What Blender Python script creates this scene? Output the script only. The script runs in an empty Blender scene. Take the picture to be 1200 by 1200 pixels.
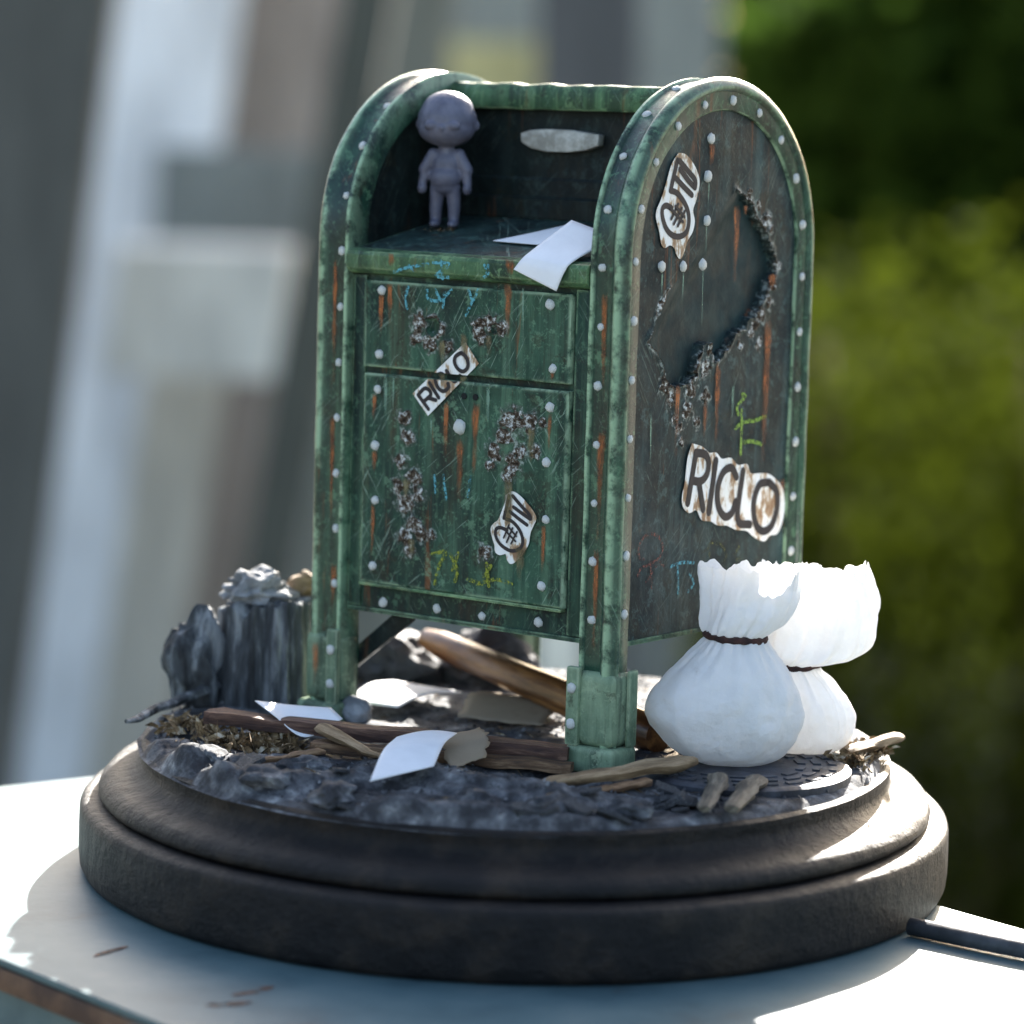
import bpy, bmesh, math, random
from mathutils import Vector, Matrix, noise

# ------------------------------------------------------------------ scene, camera, light
# one unit is ten centimetres: the model mailbox is about 12 cm tall
scene = bpy.context.scene
scene.unit_settings.scale_length = 0.1
R_ = math.radians
random.seed(7)

cam_data = bpy.data.cameras.new('camera')
camera = bpy.data.objects.new('camera', cam_data)
scene.collection.objects.link(camera)
CAM_R = Vector((0.99954642, 0.00436248, 0.02979807))
CAM_U = Vector((-0.03011571, 0.14479156, 0.98900377))
CAM_F = Vector((0.0, 0.98945256, -0.14485726))
m = Matrix((( CAM_R.x, CAM_U.x, -CAM_F.x, -0.0143),
            ( CAM_R.y, CAM_U.y, -CAM_F.y, -6.0376),
            ( CAM_R.z, CAM_U.z, -CAM_F.z, 1.3021), (0, 0, 0, 1)))
camera.matrix_world = m
cam_data.sensor_width = 36
cam_data.lens = 3902.3 / 1200 * 36
cam_data.shift_y = 2.8 / 1200
cam_data.clip_start = 0.1
cam_data.clip_end = 5000
cam_data.dof.use_dof = True
cam_data.dof.focus_distance = 5.92
cam_data.dof.aperture_fstop = 1.2
scene.camera = camera

SUN_ELEV, SUN_AZ = R_(25.5), R_(13.5)
sun_vec = Vector((math.sin(SUN_AZ) * math.cos(SUN_ELEV), math.cos(SUN_AZ) * math.cos(SUN_ELEV), math.sin(SUN_ELEV)))
world = bpy.data.worlds.new('World')
scene.world = world
world.use_nodes = True
wn = world.node_tree.nodes
sky = wn.new('ShaderNodeTexSky')
sky.sky_type = 'NISHITA'
sky.sun_disc = False
sky.sun_elevation = SUN_ELEV
sky.sun_rotation = SUN_AZ
sky.air_density = 1.0
sky.dust_density = 4.0
sky.ozone_density = 0.6
world.node_tree.links.new(sky.outputs[0], wn['Background'].inputs[0])
wn['Background'].inputs[1].default_value = 0.07
sun_data = bpy.data.lights.new('sun', 'SUN')
sun_data.energy = 5.0
sun_data.angle = R_(0.5)
sun_data.color = (1.0, 0.95, 0.88)
sun = bpy.data.objects.new('sun', sun_data)
scene.collection.objects.link(sun)
sun.location = sun_vec * 60
sun.rotation_euler = sun_vec.to_track_quat('Z', 'Y').to_euler()
scene.view_settings.view_transform = 'Standard'
scene.view_settings.look = 'None'
scene.view_settings.gamma = 1
scene.view_settings.use_curve_mapping = False
scene.view_settings.exposure = 2.8

# ------------------------------------------------------------------ helpers
COL = scene.collection

def link(o, parent=None):
    COL.objects.link(o)
    if parent is not None:
        o.parent = parent
    return o

def tag(o, label=None, cat=None, group=None, kind=None):
    if label: o['label'] = label
    if cat: o['category'] = cat
    if group: o['group'] = group
    if kind: o['kind'] = kind
    return o

def mesh_obj(name, verts, faces, mat, parent=None, smooth=False, loc=None):
    me = bpy.data.meshes.new(name)
    me.from_pydata([tuple(v) for v in verts], [], faces)
    me.update()
    if smooth:
        me.shade_smooth()
    if mat: me.materials.append(mat)
    o = bpy.data.objects.new(name, me)
    if loc is not None: o.location = loc
    return link(o, parent)

def bm_obj(name, bm, mat, parent=None, smooth=False, loc=None, angle=None):
    bmesh.ops.recalc_face_normals(bm, faces=bm.faces)
    me = bpy.data.meshes.new(name)
    bm.to_mesh(me); bm.free()
    if smooth:
        me.shade_smooth()
    if angle is not None:
        me.shade_smooth()
        me.set_sharp_from_angle(angle=R_(angle))
    if mat: me.materials.append(mat)
    o = bpy.data.objects.new(name, me)
    if loc is not None: o.location = loc
    return link(o, parent)

def empty(name, loc=(0, 0, 0)):
    o = bpy.data.objects.new(name, None)
    o.empty_display_size = 0.05
    o.location = loc
    return link(o)

def bm_box(x0, x1, y0, y1, z0, z1, bevel=0.0, seg=2, bm=None):
    own = bmesh.new()
    bmesh.ops.create_cube(own, size=1)
    for v in own.verts:
        v.co = Vector((x0 + (v.co.x + .5) * (x1 - x0), y0 + (v.co.y + .5) * (y1 - y0), z0 + (v.co.z + .5) * (z1 - z0)))
    if bevel:
        bmesh.ops.bevel(own, geom=own.edges[:], offset=bevel, segments=seg, affect='EDGES', profile=.6)
    if bm is None:
        return own
    tmp = bpy.data.meshes.new('tmp'); own.to_mesh(tmp); own.free(); bm.from_mesh(tmp); bpy.data.meshes.remove(tmp)
    return bm

def bm_prism(poly, axis, a, b, bevel=0.0):
    """poly of 2-D points in the two other axes, extruded from a to b along the axis"""
    bm = bmesh.new()
    def P(u, v, w):
        return (w, u, v) if axis == 0 else (u, w, v) if axis == 1 else (u, v, w)
    lo = [bm.verts.new(P(u, v, a)) for u, v in poly]
    hi = [bm.verts.new(P(u, v, b)) for u, v in poly]
    n = len(poly)
    bm.faces.new(lo); bm.faces.new(hi[::-1])
    for i in range(n):
        bm.faces.new((lo[i], hi[i], hi[(i + 1) % n], lo[(i + 1) % n]))
    bmesh.ops.recalc_face_normals(bm, faces=bm.faces)
    if bevel:
        bmesh.ops.bevel(bm, geom=bm.edges[:], offset=bevel, segments=2, affect='EDGES', profile=.6)
    return bm

def lathe(name, prof, n, mat, parent=None, wob=None, close_bottom=True):
    vs, fs = [], []
    for r, z in prof:
        for i in range(n):
            a = 2 * math.pi * i / n
            rr = r + (wob(a, r, z) if wob else 0)
            vs.append((rr * math.cos(a), rr * math.sin(a), z))
    for j in range(len(prof) - 1):
        for i in range(n):
            k = (i + 1) % n
            fs.append((j * n + i, (j + 1) * n + i, (j + 1) * n + k, j * n + k))
    fs.append(tuple(range(n)))
    if close_bottom:
        fs.append(tuple((len(prof) - 1) * n + i for i in range(n))[::-1])
    bm = bmesh.new()
    bv = [bm.verts.new(v) for v in vs]
    for f in fs: bm.faces.new([bv[i] for i in f])
    return bm_obj(name, bm, mat, parent, angle=40)

def catmull(pts, n=8):
    if len(pts) < 3:
        return [Vector(p) for p in pts]
    P = [Vector(p) for p in pts]
    P = [P[0] * 2 - P[1]] + P + [P[-1] * 2 - P[-2]]
    out = []
    for i in range(1, len(P) - 2):
        for k in range(n):
            t = k / n
            a, b, c, d = P[i - 1:i + 3]
            out.append(.5 * ((2 * b) + (c - a) * t + (2 * a - 5 * b + 4 * c - d) * t * t + (3 * b - a - 3 * c + d) * t ** 3))
    out.append(P[-2])
    return out

def bm_tube(pts, radii, n=12, rough=0.0, seed=0, flat=1.0, bm=None):
    """closed tapered tube with an uneven surface"""
    bm = bm or bmesh.new()
    P = [Vector(p) for p in pts]
    rings = []
    prev = None
    for i, p in enumerate(P):
        d = (P[min(i + 1, len(P) - 1)] - P[max(i - 1, 0)]).normalized()
        u = Vector((0, 0, 1)).cross(d) if abs(d.z) < .9 else Vector((1, 0, 0)).cross(d)
        u.normalize(); v = d.cross(u)
        r = radii[i] if isinstance(radii, (list, tuple)) else radii
        ring = []
        for k in range(n):
            a = 2 * math.pi * k / n
            q = r * (1 + rough * noise.noise(Vector((math.cos(a) * 2 + seed, math.sin(a) * 2, i * .25 + seed))))
            ring.append(bm.verts.new(p + u * math.cos(a) * q + v * math.sin(a) * q * flat))
        rings.append(ring)
    for i in range(len(rings) - 1):
        for k in range(n):
            bm.faces.new((rings[i][k], rings[i][(k + 1) % n], rings[i + 1][(k + 1) % n], rings[i + 1][k]))
    bm.faces.new(rings[0][::-1]); bm.faces.new(rings[-1])
    return bm

def bm_along(name, bm, a, b, mat, angle=45):
    """mesh built in world space, stored with its own x axis running from a to b"""
    a, b = Vector(a), Vector(b)
    x = (b - a).normalized(); y = Vector((0, 0, 1)).cross(x).normalized(); z = x.cross(y)
    mx = Matrix(((x.x, y.x, z.x, a.x), (x.y, y.y, z.y, a.y), (x.z, y.z, z.z, a.z), (0, 0, 0, 1)))
    bmesh.ops.transform(bm, matrix=mx.inverted(), verts=bm.verts[:])
    o = bm_obj(name, bm, mat, None, angle=angle)
    o.matrix_world = mx
    return o

def lerp_pts(a, b, n):
    a, b = Vector(a), Vector(b)
    return [a.lerp(b, i / (n - 1)) for i in range(n)]

def stroke_bm(bm, pts2, width, place, depth, thick=.0006):
    """a flat painted stroke with round ends: one mitred ribbon with a little thickness"""
    P = [Vector((p[0], p[1], 0)) for p in pts2]
    P = catmull(P, 6)
    h = width / 2
    closed = False
    L, Rr = [], []
    for i, p in enumerate(P):
        d = (P[min(i + 1, len(P) - 1)] - P[max(i - 1, 0)])
        d.normalize()
        nrm = Vector((-d.y, d.x, 0))
        L.append(p + nrm * h); Rr.append(p - nrm * h)
    d0 = (P[0] - P[1]).normalized(); d1 = (P[-1] - P[-2]).normalized()
    def cap(c, d):
        n = Vector((-d.y, d.x, 0))
        return [c + n * h * math.cos(t) + d * h * math.sin(t) for t in (math.pi * .25, math.pi * .5, math.pi * .75)]
    outline = L + cap(P[-1], d1) + Rr[::-1] + cap(P[0], d0)
    # strip faces
    def mk(p): return bm.verts.new(place(p.x, p.y, depth))
    vl = [mk(p) for p in L]; vr = [mk(p) for p in Rr]
    for i in range(len(P) - 1):
        bm.faces.new((vl[i], vl[i + 1], vr[i + 1], vr[i]))
    c1 = [mk(p) for p in cap(P[-1], d1)]
    bm.faces.new([vl[-1]] + c1 + [vr[-1]])
    c0 = [mk(p) for p in cap(P[0], d0)]
    bm.faces.new([vr[0]] + c0 + [vl[0]])

def front(x, z, d):   # point on the mailbox front, d proud of the plane
    return (x, -d, z)

# ------------------------------------------------------------------ materials
def new_mat(name):
    mt = bpy.data.materials.new(name)
    mt.use_nodes = True
    return mt, mt.node_tree, mt.node_tree.nodes['Principled BSDF']

class G:
    def __init__(s, nt): s.nt = nt
    def n(s, t, **kw):
        nd = s.nt.nodes.new('ShaderNode' + t)
        for k, v in kw.items(): setattr(nd, k, v)
        return nd
    def l(s, a, b): s.nt.links.new(a, b)
    def coord(s, scale=(1, 1, 1), rot=(0, 0, 0), loc=(0, 0, 0), src='Object'):
        tc = s.n('TexCoord'); mp = s.n('Mapping')
        mp.inputs['Scale'].default_value = scale; mp.inputs['Rotation'].default_value = rot; mp.inputs['Location'].default_value = loc
        s.l(tc.outputs[src], mp.inputs[0]); return mp.outputs[0]
    def coord2(s, scale, ang, off=0.0):
        """flat coordinates that run round the box: x+y along it, z up it, turned by ang"""
        tc = s.n('TexCoord'); sp = s.n('SeparateXYZ'); s.l(tc.outputs['Object'], sp.inputs[0])
        u = s.math('ADD', sp.outputs[0], sp.outputs[1]); z = sp.outputs[2]
        ca, sa = math.cos(ang), math.sin(ang)
        a = s.math('ADD', s.math('MULTIPLY', u, ca * scale[0]), s.math('MULTIPLY', z, sa * scale[0]))
        b = s.math('ADD', s.math('MULTIPLY', u, -sa * scale[1]), s.math('MULTIPLY', z, ca * scale[1]))
        cb = s.n('CombineXYZ'); s.l(a, cb.inputs[0]); s.l(b, cb.inputs[1]); cb.inputs[2].default_value = off
        return cb.outputs[0]
    def noise(s, vec, scale, detail=5, rough=.55, dist=0):
        t = s.n('TexNoise'); s.l(vec, t.inputs['Vector'])
        t.inputs['Scale'].default_value = scale; t.inputs['Detail'].default_value = detail
        t.inputs['Roughness'].default_value = rough; t.inputs['Distortion'].default_value = dist
        return t.outputs['Fac']
    def ramp(s, fac, stops):
        r = s.n('ValToRGB'); s.l(fac, r.inputs[0])
        e = r.color_ramp.elements
        while len(e) < len(stops): e.new(.5)
        for el, (p, c) in zip(e, stops):
            el.position = p
            el.color = (c, c, c, 1) if isinstance(c, (int, float)) else (*c, 1)
        return r.outputs[0]
    def mix(s, fac, a, b, mode='MIX'):
        nd = s.n('Mix', data_type='RGBA', blend_type=mode)
        for sock, v in ((nd.inputs[0], fac), (nd.inputs[6], a), (nd.inputs[7], b)):
            if hasattr(v, 'is_output'): s.l(v, sock)
            elif isinstance(v, (int, float)): sock.default_value = v if sock.type == 'VALUE' else (v, v, v, 1)
            else: sock.default_value = (*v, 1)
        return nd.outputs[2]
    def math(s, op, a, b=0.0):
        nd = s.n('Math', operation=op)
        for sock, v in ((nd.inputs[0], a), (nd.inputs[1], b)):
            if hasattr(v, 'is_output'): s.l(v, sock)
            else: sock.default_value = v
        return nd.outputs[0]
    def bump(s, h, strength=.4, dist=.01):
        b = s.n('Bump'); b.inputs['Strength'].default_value = strength; b.inputs['Distance'].default_value = dist
        s.l(h, b.inputs['Height']); return b.outputs[0]

def paint_mat(name, dark, mid, light, streak=.45, rust=.55, edge=.8, edge_col=(.2, .36, .21), crust=False, scratch=.35, seed=0.0, attr=False, gloss=(.34, .6), coat=0.0):
    """worn, drybrushed, rust-streaked model paint"""
    mt, nt, bs = new_mat(name); g = G(nt)
    c = g.coord(loc=(seed, seed * .7, seed * .3))
    base = g.mix(g.ramp(g.noise(c, 7, 9, .68), [(.40, 0.0), (.60, 1.0)]), dark, mid)
    # long runs: pale, dark and brown
    st = g.ramp(g.noise(g.coord(scale=(30, 30, 1.5), loc=(seed, 0, seed)), 1.0, 6, .68, .25), [(.50, 0.0), (.64, 1.0)])
    base = g.mix(g.math('MULTIPLY', st, streak), base, light)
    dk = g.ramp(g.noise(g.coord(scale=(18, 18, 1.0), loc=(seed + 4, 2, 1)), 1.0, 6, .68, .25), [(.48, 0.0), (.62, 1.0)])
    base = g.mix(g.math('MULTIPLY', dk, .7), base, (.010, .017, .017))
    br = g.ramp(g.noise(g.coord(scale=(11, 11, 1.6), loc=(seed + 2, 8, 4)), 1.0, 6, .68, .25), [(.55, 0.0), (.68, 1.0)])
    base = g.mix(g.math('MULTIPLY', br, rust * .8), base, (.055, .036, .02))
    ru = g.ramp(g.noise(g.coord(scale=(24, 24, 1.6), loc=(seed + 9, 5, 3)), 1.0, 7, .68, .3), [(.61, 0.0), (.66, 1.0)])
    base = g.mix(g.math('MULTIPLY', ru, rust), base, g.mix(g.noise(c, 60, 3), (.09, .03, .012), (.30, .10, .03)))
    # mottling, chips and stipple at three sizes
    ch = g.ramp(g.noise(c, 30, 8, .75), [(.57, 0.0), (.61, 1.0)])
    base = g.mix(g.math('MULTIPLY', ch, .55), base, light)
    cb = g.ramp(g.noise(c, 15, 9, .75, .4), [(.56, 0.0), (.62, 1.0)])
    base = g.mix(g.math('MULTIPLY', cb, .6), base, (.022, .022, .014))
    fn = g.ramp(g.noise(c, 95, 4, .7), [(.58, 0.0), (.64, 1.0)])
    base = g.mix(g.math('MULTIPLY', fn, .35), base, light)
    # fine scratches in two directions
    for k, rot in enumerate((R_(38), R_(62), R_(-55))):
        sc = g.ramp(g.noise(g.coord2((9, 210), rot, seed + k), 1.0, 3, .6), [(.63, 0.0), (.67, 1.0), (.71, 0.0)])
        sm = g.ramp(g.noise(g.coord(loc=(seed + 3 * k, 0, 0)), 6, 4), [(.47, 0.0), (.58, 1.0)])
        base = g.mix(g.math('MULTIPLY', g.math('MULTIPLY', sc, sm), scratch), base, (.34, .46, .36))
    # drybrushed edges
    if attr:
        at = g.n('Attribute', attribute_name='edge'); ed = at.outputs['Fac']
    else:
        bv = g.n('Bevel', samples=3); bv.inputs['Radius'].default_value = .009
        ge = g.n('NewGeometry')
        dt = g.n('VectorMath', operation='DOT_PRODUCT'); g.l(bv.outputs[0], dt.inputs[0]); g.l(ge.outputs['Normal'], dt.inputs[1])
        ed = g.ramp(g.math('SUBTRACT', 1.0, dt.outputs['Value']), [(.008, 0.0), (.07, 1.0)])
    en = g.ramp(g.noise(c, 16, 8, .72), [(.42, 0.0), (.54, 1.0)])
    base = g.mix(g.math('MULTIPLY', g.math('MULTIPLY', ed, en), edge), base, edge_col)
    rough = g.ramp(g.noise(c, 20, 6), [(.4, gloss[0]), (.6, gloss[1])])
    h = g.math('ADD', g.math('MULTIPLY', g.noise(c, 42, 8, .65), .6), g.math('MULTIPLY', g.noise(c, 9, 3), .5))
    if crust:
        at = g.n('Attribute', attribute_name='crust')
        cn = g.noise(c, 85, 6, .75)
        ccol = g.ramp(cn, [(.38, (.010, .008, .006)), (.45, (.055, .036, .022)), (.51, (.11, .085, .062)), (.55, (.30, .30, .28)), (.60, (.62, .63, .60))])
        warp = g.math('MULTIPLY', g.math('SUBTRACT', g.noise(c, 75, 6, .7), .5), 1.1)
        halo = g.ramp(g.math('ADD', at.outputs['Fac'], g.math('MULTIPLY', warp, 1.3)), [(.22, 0.0), (.6, 1.0)])
        base = g.mix(g.math('MULTIPLY', halo, .55), base, g.ramp(g.noise(c, 75, 6, .75), [(.42, (.018, .022, .019)), (.52, (.09, .10, .085)), (.60, (.45, .50, .46))]))
        pt = g.ramp(g.math('MULTIPLY', at.outputs['Fac'], -1.0), [(.3, 0.0), (.7, .85)])
        base = g.mix(pt, base, g.mix(g.ramp(g.noise(c, 12, 6, .6), [(.4, 0.0), (.6, 1.0)]), (.009, .019, .021), (.017, .038, .040)))
        cf = g.ramp(g.math('ADD', at.outputs['Fac'], warp), [(.70, 0.0), (.82, 1.0)])
        base = g.mix(cf, base, ccol)
        h = g.math('ADD', h, g.math('MULTIPLY', g.math('MULTIPLY', cn, cf), 1.8))
        rough = g.math('ADD', rough, g.math('MULTIPLY', cf, .3))
    nt.links.new(base, bs.inputs['Base Color'])
    nt.links.new(rough, bs.inputs['Roughness'])
    nt.links.new(g.bump(h, .45, .005), bs.inputs['Normal'])
    bs.inputs['Specular IOR Level'].default_value = .18
    bs.inputs['Coat Weight'].default_value = coat
    bs.inputs['Coat Roughness'].default_value = .3
    return mt

def simple_mat(name, stops, scale=8, rough=.8, bump=.4, bdist=.01, detail=8, stretch=(1, 1, 1), nrough=.65, spec=.4, src='Object', dist=0):
    mt, nt, bs = new_mat(name); g = G(nt)
    c = g.coord(scale=stretch, src=src)
    f = g.noise(c, scale, detail, nrough, dist)
    nt.links.new(g.ramp(f, [(.5 + (p - .5) * .55, q) for p, q in stops]), bs.inputs['Base Color'])
    bs.inputs['Roughness'].default_value = rough
    bs.inputs['Specular IOR Level'].default_value = spec
    if bump:
        f2 = g.noise(c, scale * 3.1, detail, .7)
        nt.links.new(g.bump(g.math('ADD', f, g.math('MULTIPLY', f2, .6)), bump, bdist), bs.inputs['Normal'])
    return mt

def decal_mat(name, col, scale=60, cover=(.42, .56), stretch=(1, 1, 1), rough=.7, col2=None, fade=False):
    mt, nt, bs = new_mat(name); g = G(nt)
    c = g.coord(scale=stretch)
    f = g.noise(c, scale, 6, .7)
    if fade:   # a run of stain is thickest along its middle and peters out
        at = g.n('Attribute', attribute_name='fade')
        f = g.math('ADD', g.math('MULTIPLY', f, .75), g.math('MULTIPLY', at.outputs['Fac'], .36))
    a = g.ramp(f, [(cover[0], 0.0), (cover[1], .92 if not fade else .8)])
    nt.links.new(a, bs.inputs['Alpha'])
    if col2:
        nt.links.new(g.mix(g.ramp(g.noise(g.coord(scale=(1, 1, .5)), scale * .8, 6, .7), [(.4, 0.0), (.6, 1.0)]), col, col2), bs.inputs['Base Color'])
    else:
        bs.inputs['Base Color'].default_value = (*col, 1)
    bs.inputs['Roughness'].default_value = rough
    return mt

def sheet_mat(name, col, trans=.35, dirt=None, rough=.8, bump=.15, scale=30):
    """thin paper or cloth that lets some light through"""
    mt, nt, bs = new_mat(name); g = G(nt)
    c = g.coord()
    bc = g.mix(g.ramp(g.noise(c, scale * .5, 6, .6), [(.35, 0.0), (.7, 1.0)]), col, tuple(x * .9 for x in col))
    if dirt:
        bc = g.mix(g.ramp(g.noise(c, scale * .35, 7, .7), [(.60, 0.0), (.72, .6)]), bc, dirt)
    nt.links.new(bc, bs.inputs['Base Color'])
    bs.inputs['Roughness'].default_value = rough
    bs.inputs['Specular IOR Level'].default_value = .2
    nrm = g.bump(g.noise(c, scale * 3, 6, .6), bump, .006)
    nt.links.new(nrm, bs.inputs['Normal'])
    if trans:
        tr = g.n('BsdfTranslucent'); g.l(bc, tr.inputs[0])
        mx = g.n('MixShader'); mx.inputs[0].default_value = trans
        out = nt.nodes['Material Output']
        g.l(bs.outputs[0], mx.inputs[1]); g.l(tr.outputs[0], mx.inputs[2]); g.l(mx.outputs[0], out.inputs[0])
    return mt

M = {}
M['frame'] = paint_mat('worn_green_frame', (.007, .022, .017), (.022, .070, .043), (.11, .23, .13), .34, .34, 1.0, (.30, .45, .28), attr=True, gloss=(.2, .36), coat=.45)
M['sheet'] = paint_mat('worn_green_sheet', (.007, .019, .016), (.019, .052, .036), (.085, .17, .105), .32, .5, 1.0, (.24, .37, .22))
M['front'] = paint_mat('worn_green_front', (.012, .034, .025), (.036, .092, .058), (.14, .26, .16), .42, .65, 1.0, (.32, .44, .29), crust=True, scratch=.6, seed=3.1, attr=True)
M['side'] = paint_mat('worn_teal_side', (.008, .015, .017), (.018, .035, .038), (.07, .12, .115), .36, .42, .7, (.12, .2, .17), crust=True, scratch=.22, seed=7.7, attr=True)
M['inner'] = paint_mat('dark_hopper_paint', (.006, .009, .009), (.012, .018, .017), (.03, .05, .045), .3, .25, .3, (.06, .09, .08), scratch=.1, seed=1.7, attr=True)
M['shelf'] = paint_mat('worn_shelf_paint', (.012, .022, .024), (.03, .06, .055), (.09, .17, .14), .15, .3, .9, (.22, .38, .22), scratch=.5, seed=5.2)
M['lip'] = paint_mat('worn_lip_paint', (0.0392, 0.0900, 0.0468), (0.0882, 0.1800, 0.0858), (0.1960, 0.3240, 0.1560), .5, .4, 1.0, (0.3136, 0.4140, 0.2184), scratch=.4, seed=6.4)
M['bracket'] = paint_mat('pale_green_bracket', (0.0980, 0.1530, 0.0975), (0.1960, 0.2790, 0.1755), (0.3136, 0.4050, 0.2574), .4, .4, .8, (0.4116, 0.4860, 0.3198), scratch=.2, seed=8.8)
M['rivet'] = simple_mat('grey_rivet_paint', [(.15, (.22, .2, .17)), (.4, (.55, .56, .53)), (.7, (.74, .76, .74))], 70, .6, .5, .004)
M['plate'] = simple_mat('bone_handle_plate', [(.35, (.30, .29, .25)), (.65, (.52, .51, .46))], 30, .6, .5, .004)
M['rust'] = decal_mat('rust_streak', (.44, .145, .042), 60, (.42, .80), (1.4, 1.4, .35), .85, (.15, .055, .024), True)
M['pale'] = decal_mat('pale_drip', (.22, .36, .26), 60, (.44, .85), (1.4, 1.4, .3), .7, None, True)
M['drip'] = decal_mat('olive_drip', (.20, .17, .08), 50, (.42, .80), (1.4, 1.4, .35), .8, (.11, .08, .035), True)
M['rustmark'] = decal_mat('table_rust_mark', (.20, .075, .03), 26, (.38, .56), (1, 1, 1), .85, (.09, .05, .03))
M['cyan'] = decal_mat('cyan_chalk', (.10, .36, .42), 150, (.44, .56))
M['yellow'] = decal_mat('yellow_green_chalk', (.24, .27, .02), 140, (.42, .56))
M['lime'] = decal_mat('lime_chalk', (.19, .32, .04), 140, (.38, .54))
M['redchalk'] = decal_mat('faded_red_chalk', (.17, .05, .035), 140, (.46, .6))
M['olive'] = decal_mat('faded_olive_chalk', (.12, .12, .03), 140, (.46, .6))
M['sticker'] = simple_mat('stained_sticker_paper', [(.36, (.80, .80, .78)), (.52, (.74, .72, .66)), (.6, (.42, .30, .19)), (.72, (.26, .15, .08))], 15, .7, .15, .003, 5, (2.2, 2.2, 1.0))
M['ink'] = simple_mat('sticker_ink', [(.3, (.012, .010, .013)), (.75, (.03, .022, .022))], 20, .6, 0)
M['dark'] = simple_mat('hole_shade', [(.3, (.006, .008, .008)), (.7, (.015, .02, .018))], 10, .9, .2)  # near-black colour standing in for the shade inside the door's holes
M['figurine'] = simple_mat('grey_resin', [(.2, (.075, .075, .105)), (.5, (.11, .11, .15)), (.8, (.15, .15, .195))], 22, .42, .3, .003)
M['paper'] = sheet_mat('white_paper', (.88, .88, .90), .12)
M['kraft'] = sheet_mat('brown_paper', (.38, .30, .21), .25, (.22, .15, .09))
M['cloth'] = sheet_mat('white_tissue_cloth', (.85, .85, .85), .3, (.6, .58, .55), .9, .6, 30)
M['string'] = simple_mat('dark_brown_string', [(.3, (.02, .010, .010)), (.7, (.06, .025, .02))], 60, .9, .5, .004)
M['base'] = simple_mat('black_painted_wood', [(.2, (.004, .004, .005)), (.5, (.009, .008, .008)), (.78, (.028, .021, .016))], 9, .48, 1.0, .014, 12, spec=.22)
M['asphalt'] = simple_mat('blue_grey_rubble', [(.12, (.010, .010, .011)), (.42, (.040, .042, .048)), (.64, (.125, .130, .140)), (.88, (.36, .37, .37))], 19, .85, .8, .02, 10)
M['char'] = simple_mat('charred_wood', [(.25, (.012, .013, .015)), (.5, (.06, .066, .072)), (.72, (.24, .255, .265))], 9, .8, .8, .012, 9, (3.2, 3.2, .55))
M['chip'] = simple_mat('grey_brown_chip', [(.3, (.05, .042, .032)), (.55, (.11, .092, .068)), (.78, (.2, .17, .125))], 9, .8, .7, .008, 8, (1.2, 8, 8))
M['coal'] = simple_mat('black_rock', [(.3, (.012, .013, .016)), (.7, (.05, .055, .065))], 9, .7, .8, .012, 9)
M['stone'] = simple_mat('grey_stone', [(.2, (.07, .073, .078)), (.5, (.18, .187, .195)), (.8, (.36, .37, .38))], 14, .85, .6, .01, 8)
M['wood'] = simple_mat('brown_stick', [(.3, (.05, .028, .016)), (.55, (.14, .075, .036)), (.78, (.28, .17, .09))], 9, .7, .7, .008, 8, (1.2, 8, 8))
M['wood2'] = simple_mat('tan_stick', [(.3, (.13, .085, .045)), (.55, (.24, .16, .085)), (.78, (.38, .27, .16))], 9, .75, .7, .008, 8, (1.2, 8, 8))
M['wood3'] = simple_mat('dark_red_strip', [(.3, (.035, .017, .013)), (.55, (.085, .042, .028)), (.78, (.18, .10, .065))], 8, .75, .7, .008, 8, (1.2, 8, 8))
M['handle'] = simple_mat('varnished_brown_wood', [(.3, (.06, .022, .008)), (.52, (.17, .070, .022)), (.75, (.32, .15, .05))], 5, .3, .3, .006, 8, (1, 7, 7), spec=.5)
M['straw'] = simple_mat('dry_moss', [(.2, (.025, .018, .010)), (.45, (.11, .068, .03)), (.6, (.22, .15, .075)), (.8, (.5, .44, .34))], 45, .9, 0)
M['manhole'] = simple_mat('dark_cast_disc', [(.3, (.014, .016, .022)), (.7, (.05, .055, .07))], 25, .5, .5, .006)
M['table'] = simple_mat('pale_blue_paint', [(.12, (.06, .06, .055)), (.3, (.05, .092, .105)), (.5, (.068, .118, .13)), (.72, (.085, .135, .145)), (.9, (.13, .165, .165))], 4, .5, .3, .006, 10, spec=.3)
M['rustedge'] = simple_mat('rusty_edge', [(.3, (.06, .035, .025)), (.55, (.13, .075, .045)), (.75, (.22, .24, .24))], 6, .8, .4, .01)
M['cable'] = simple_mat('dark_rubber', [(.3, (.03, .032, .036)), (.7, (.07, .073, .08))], 12, .6, .4, .006)

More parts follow.
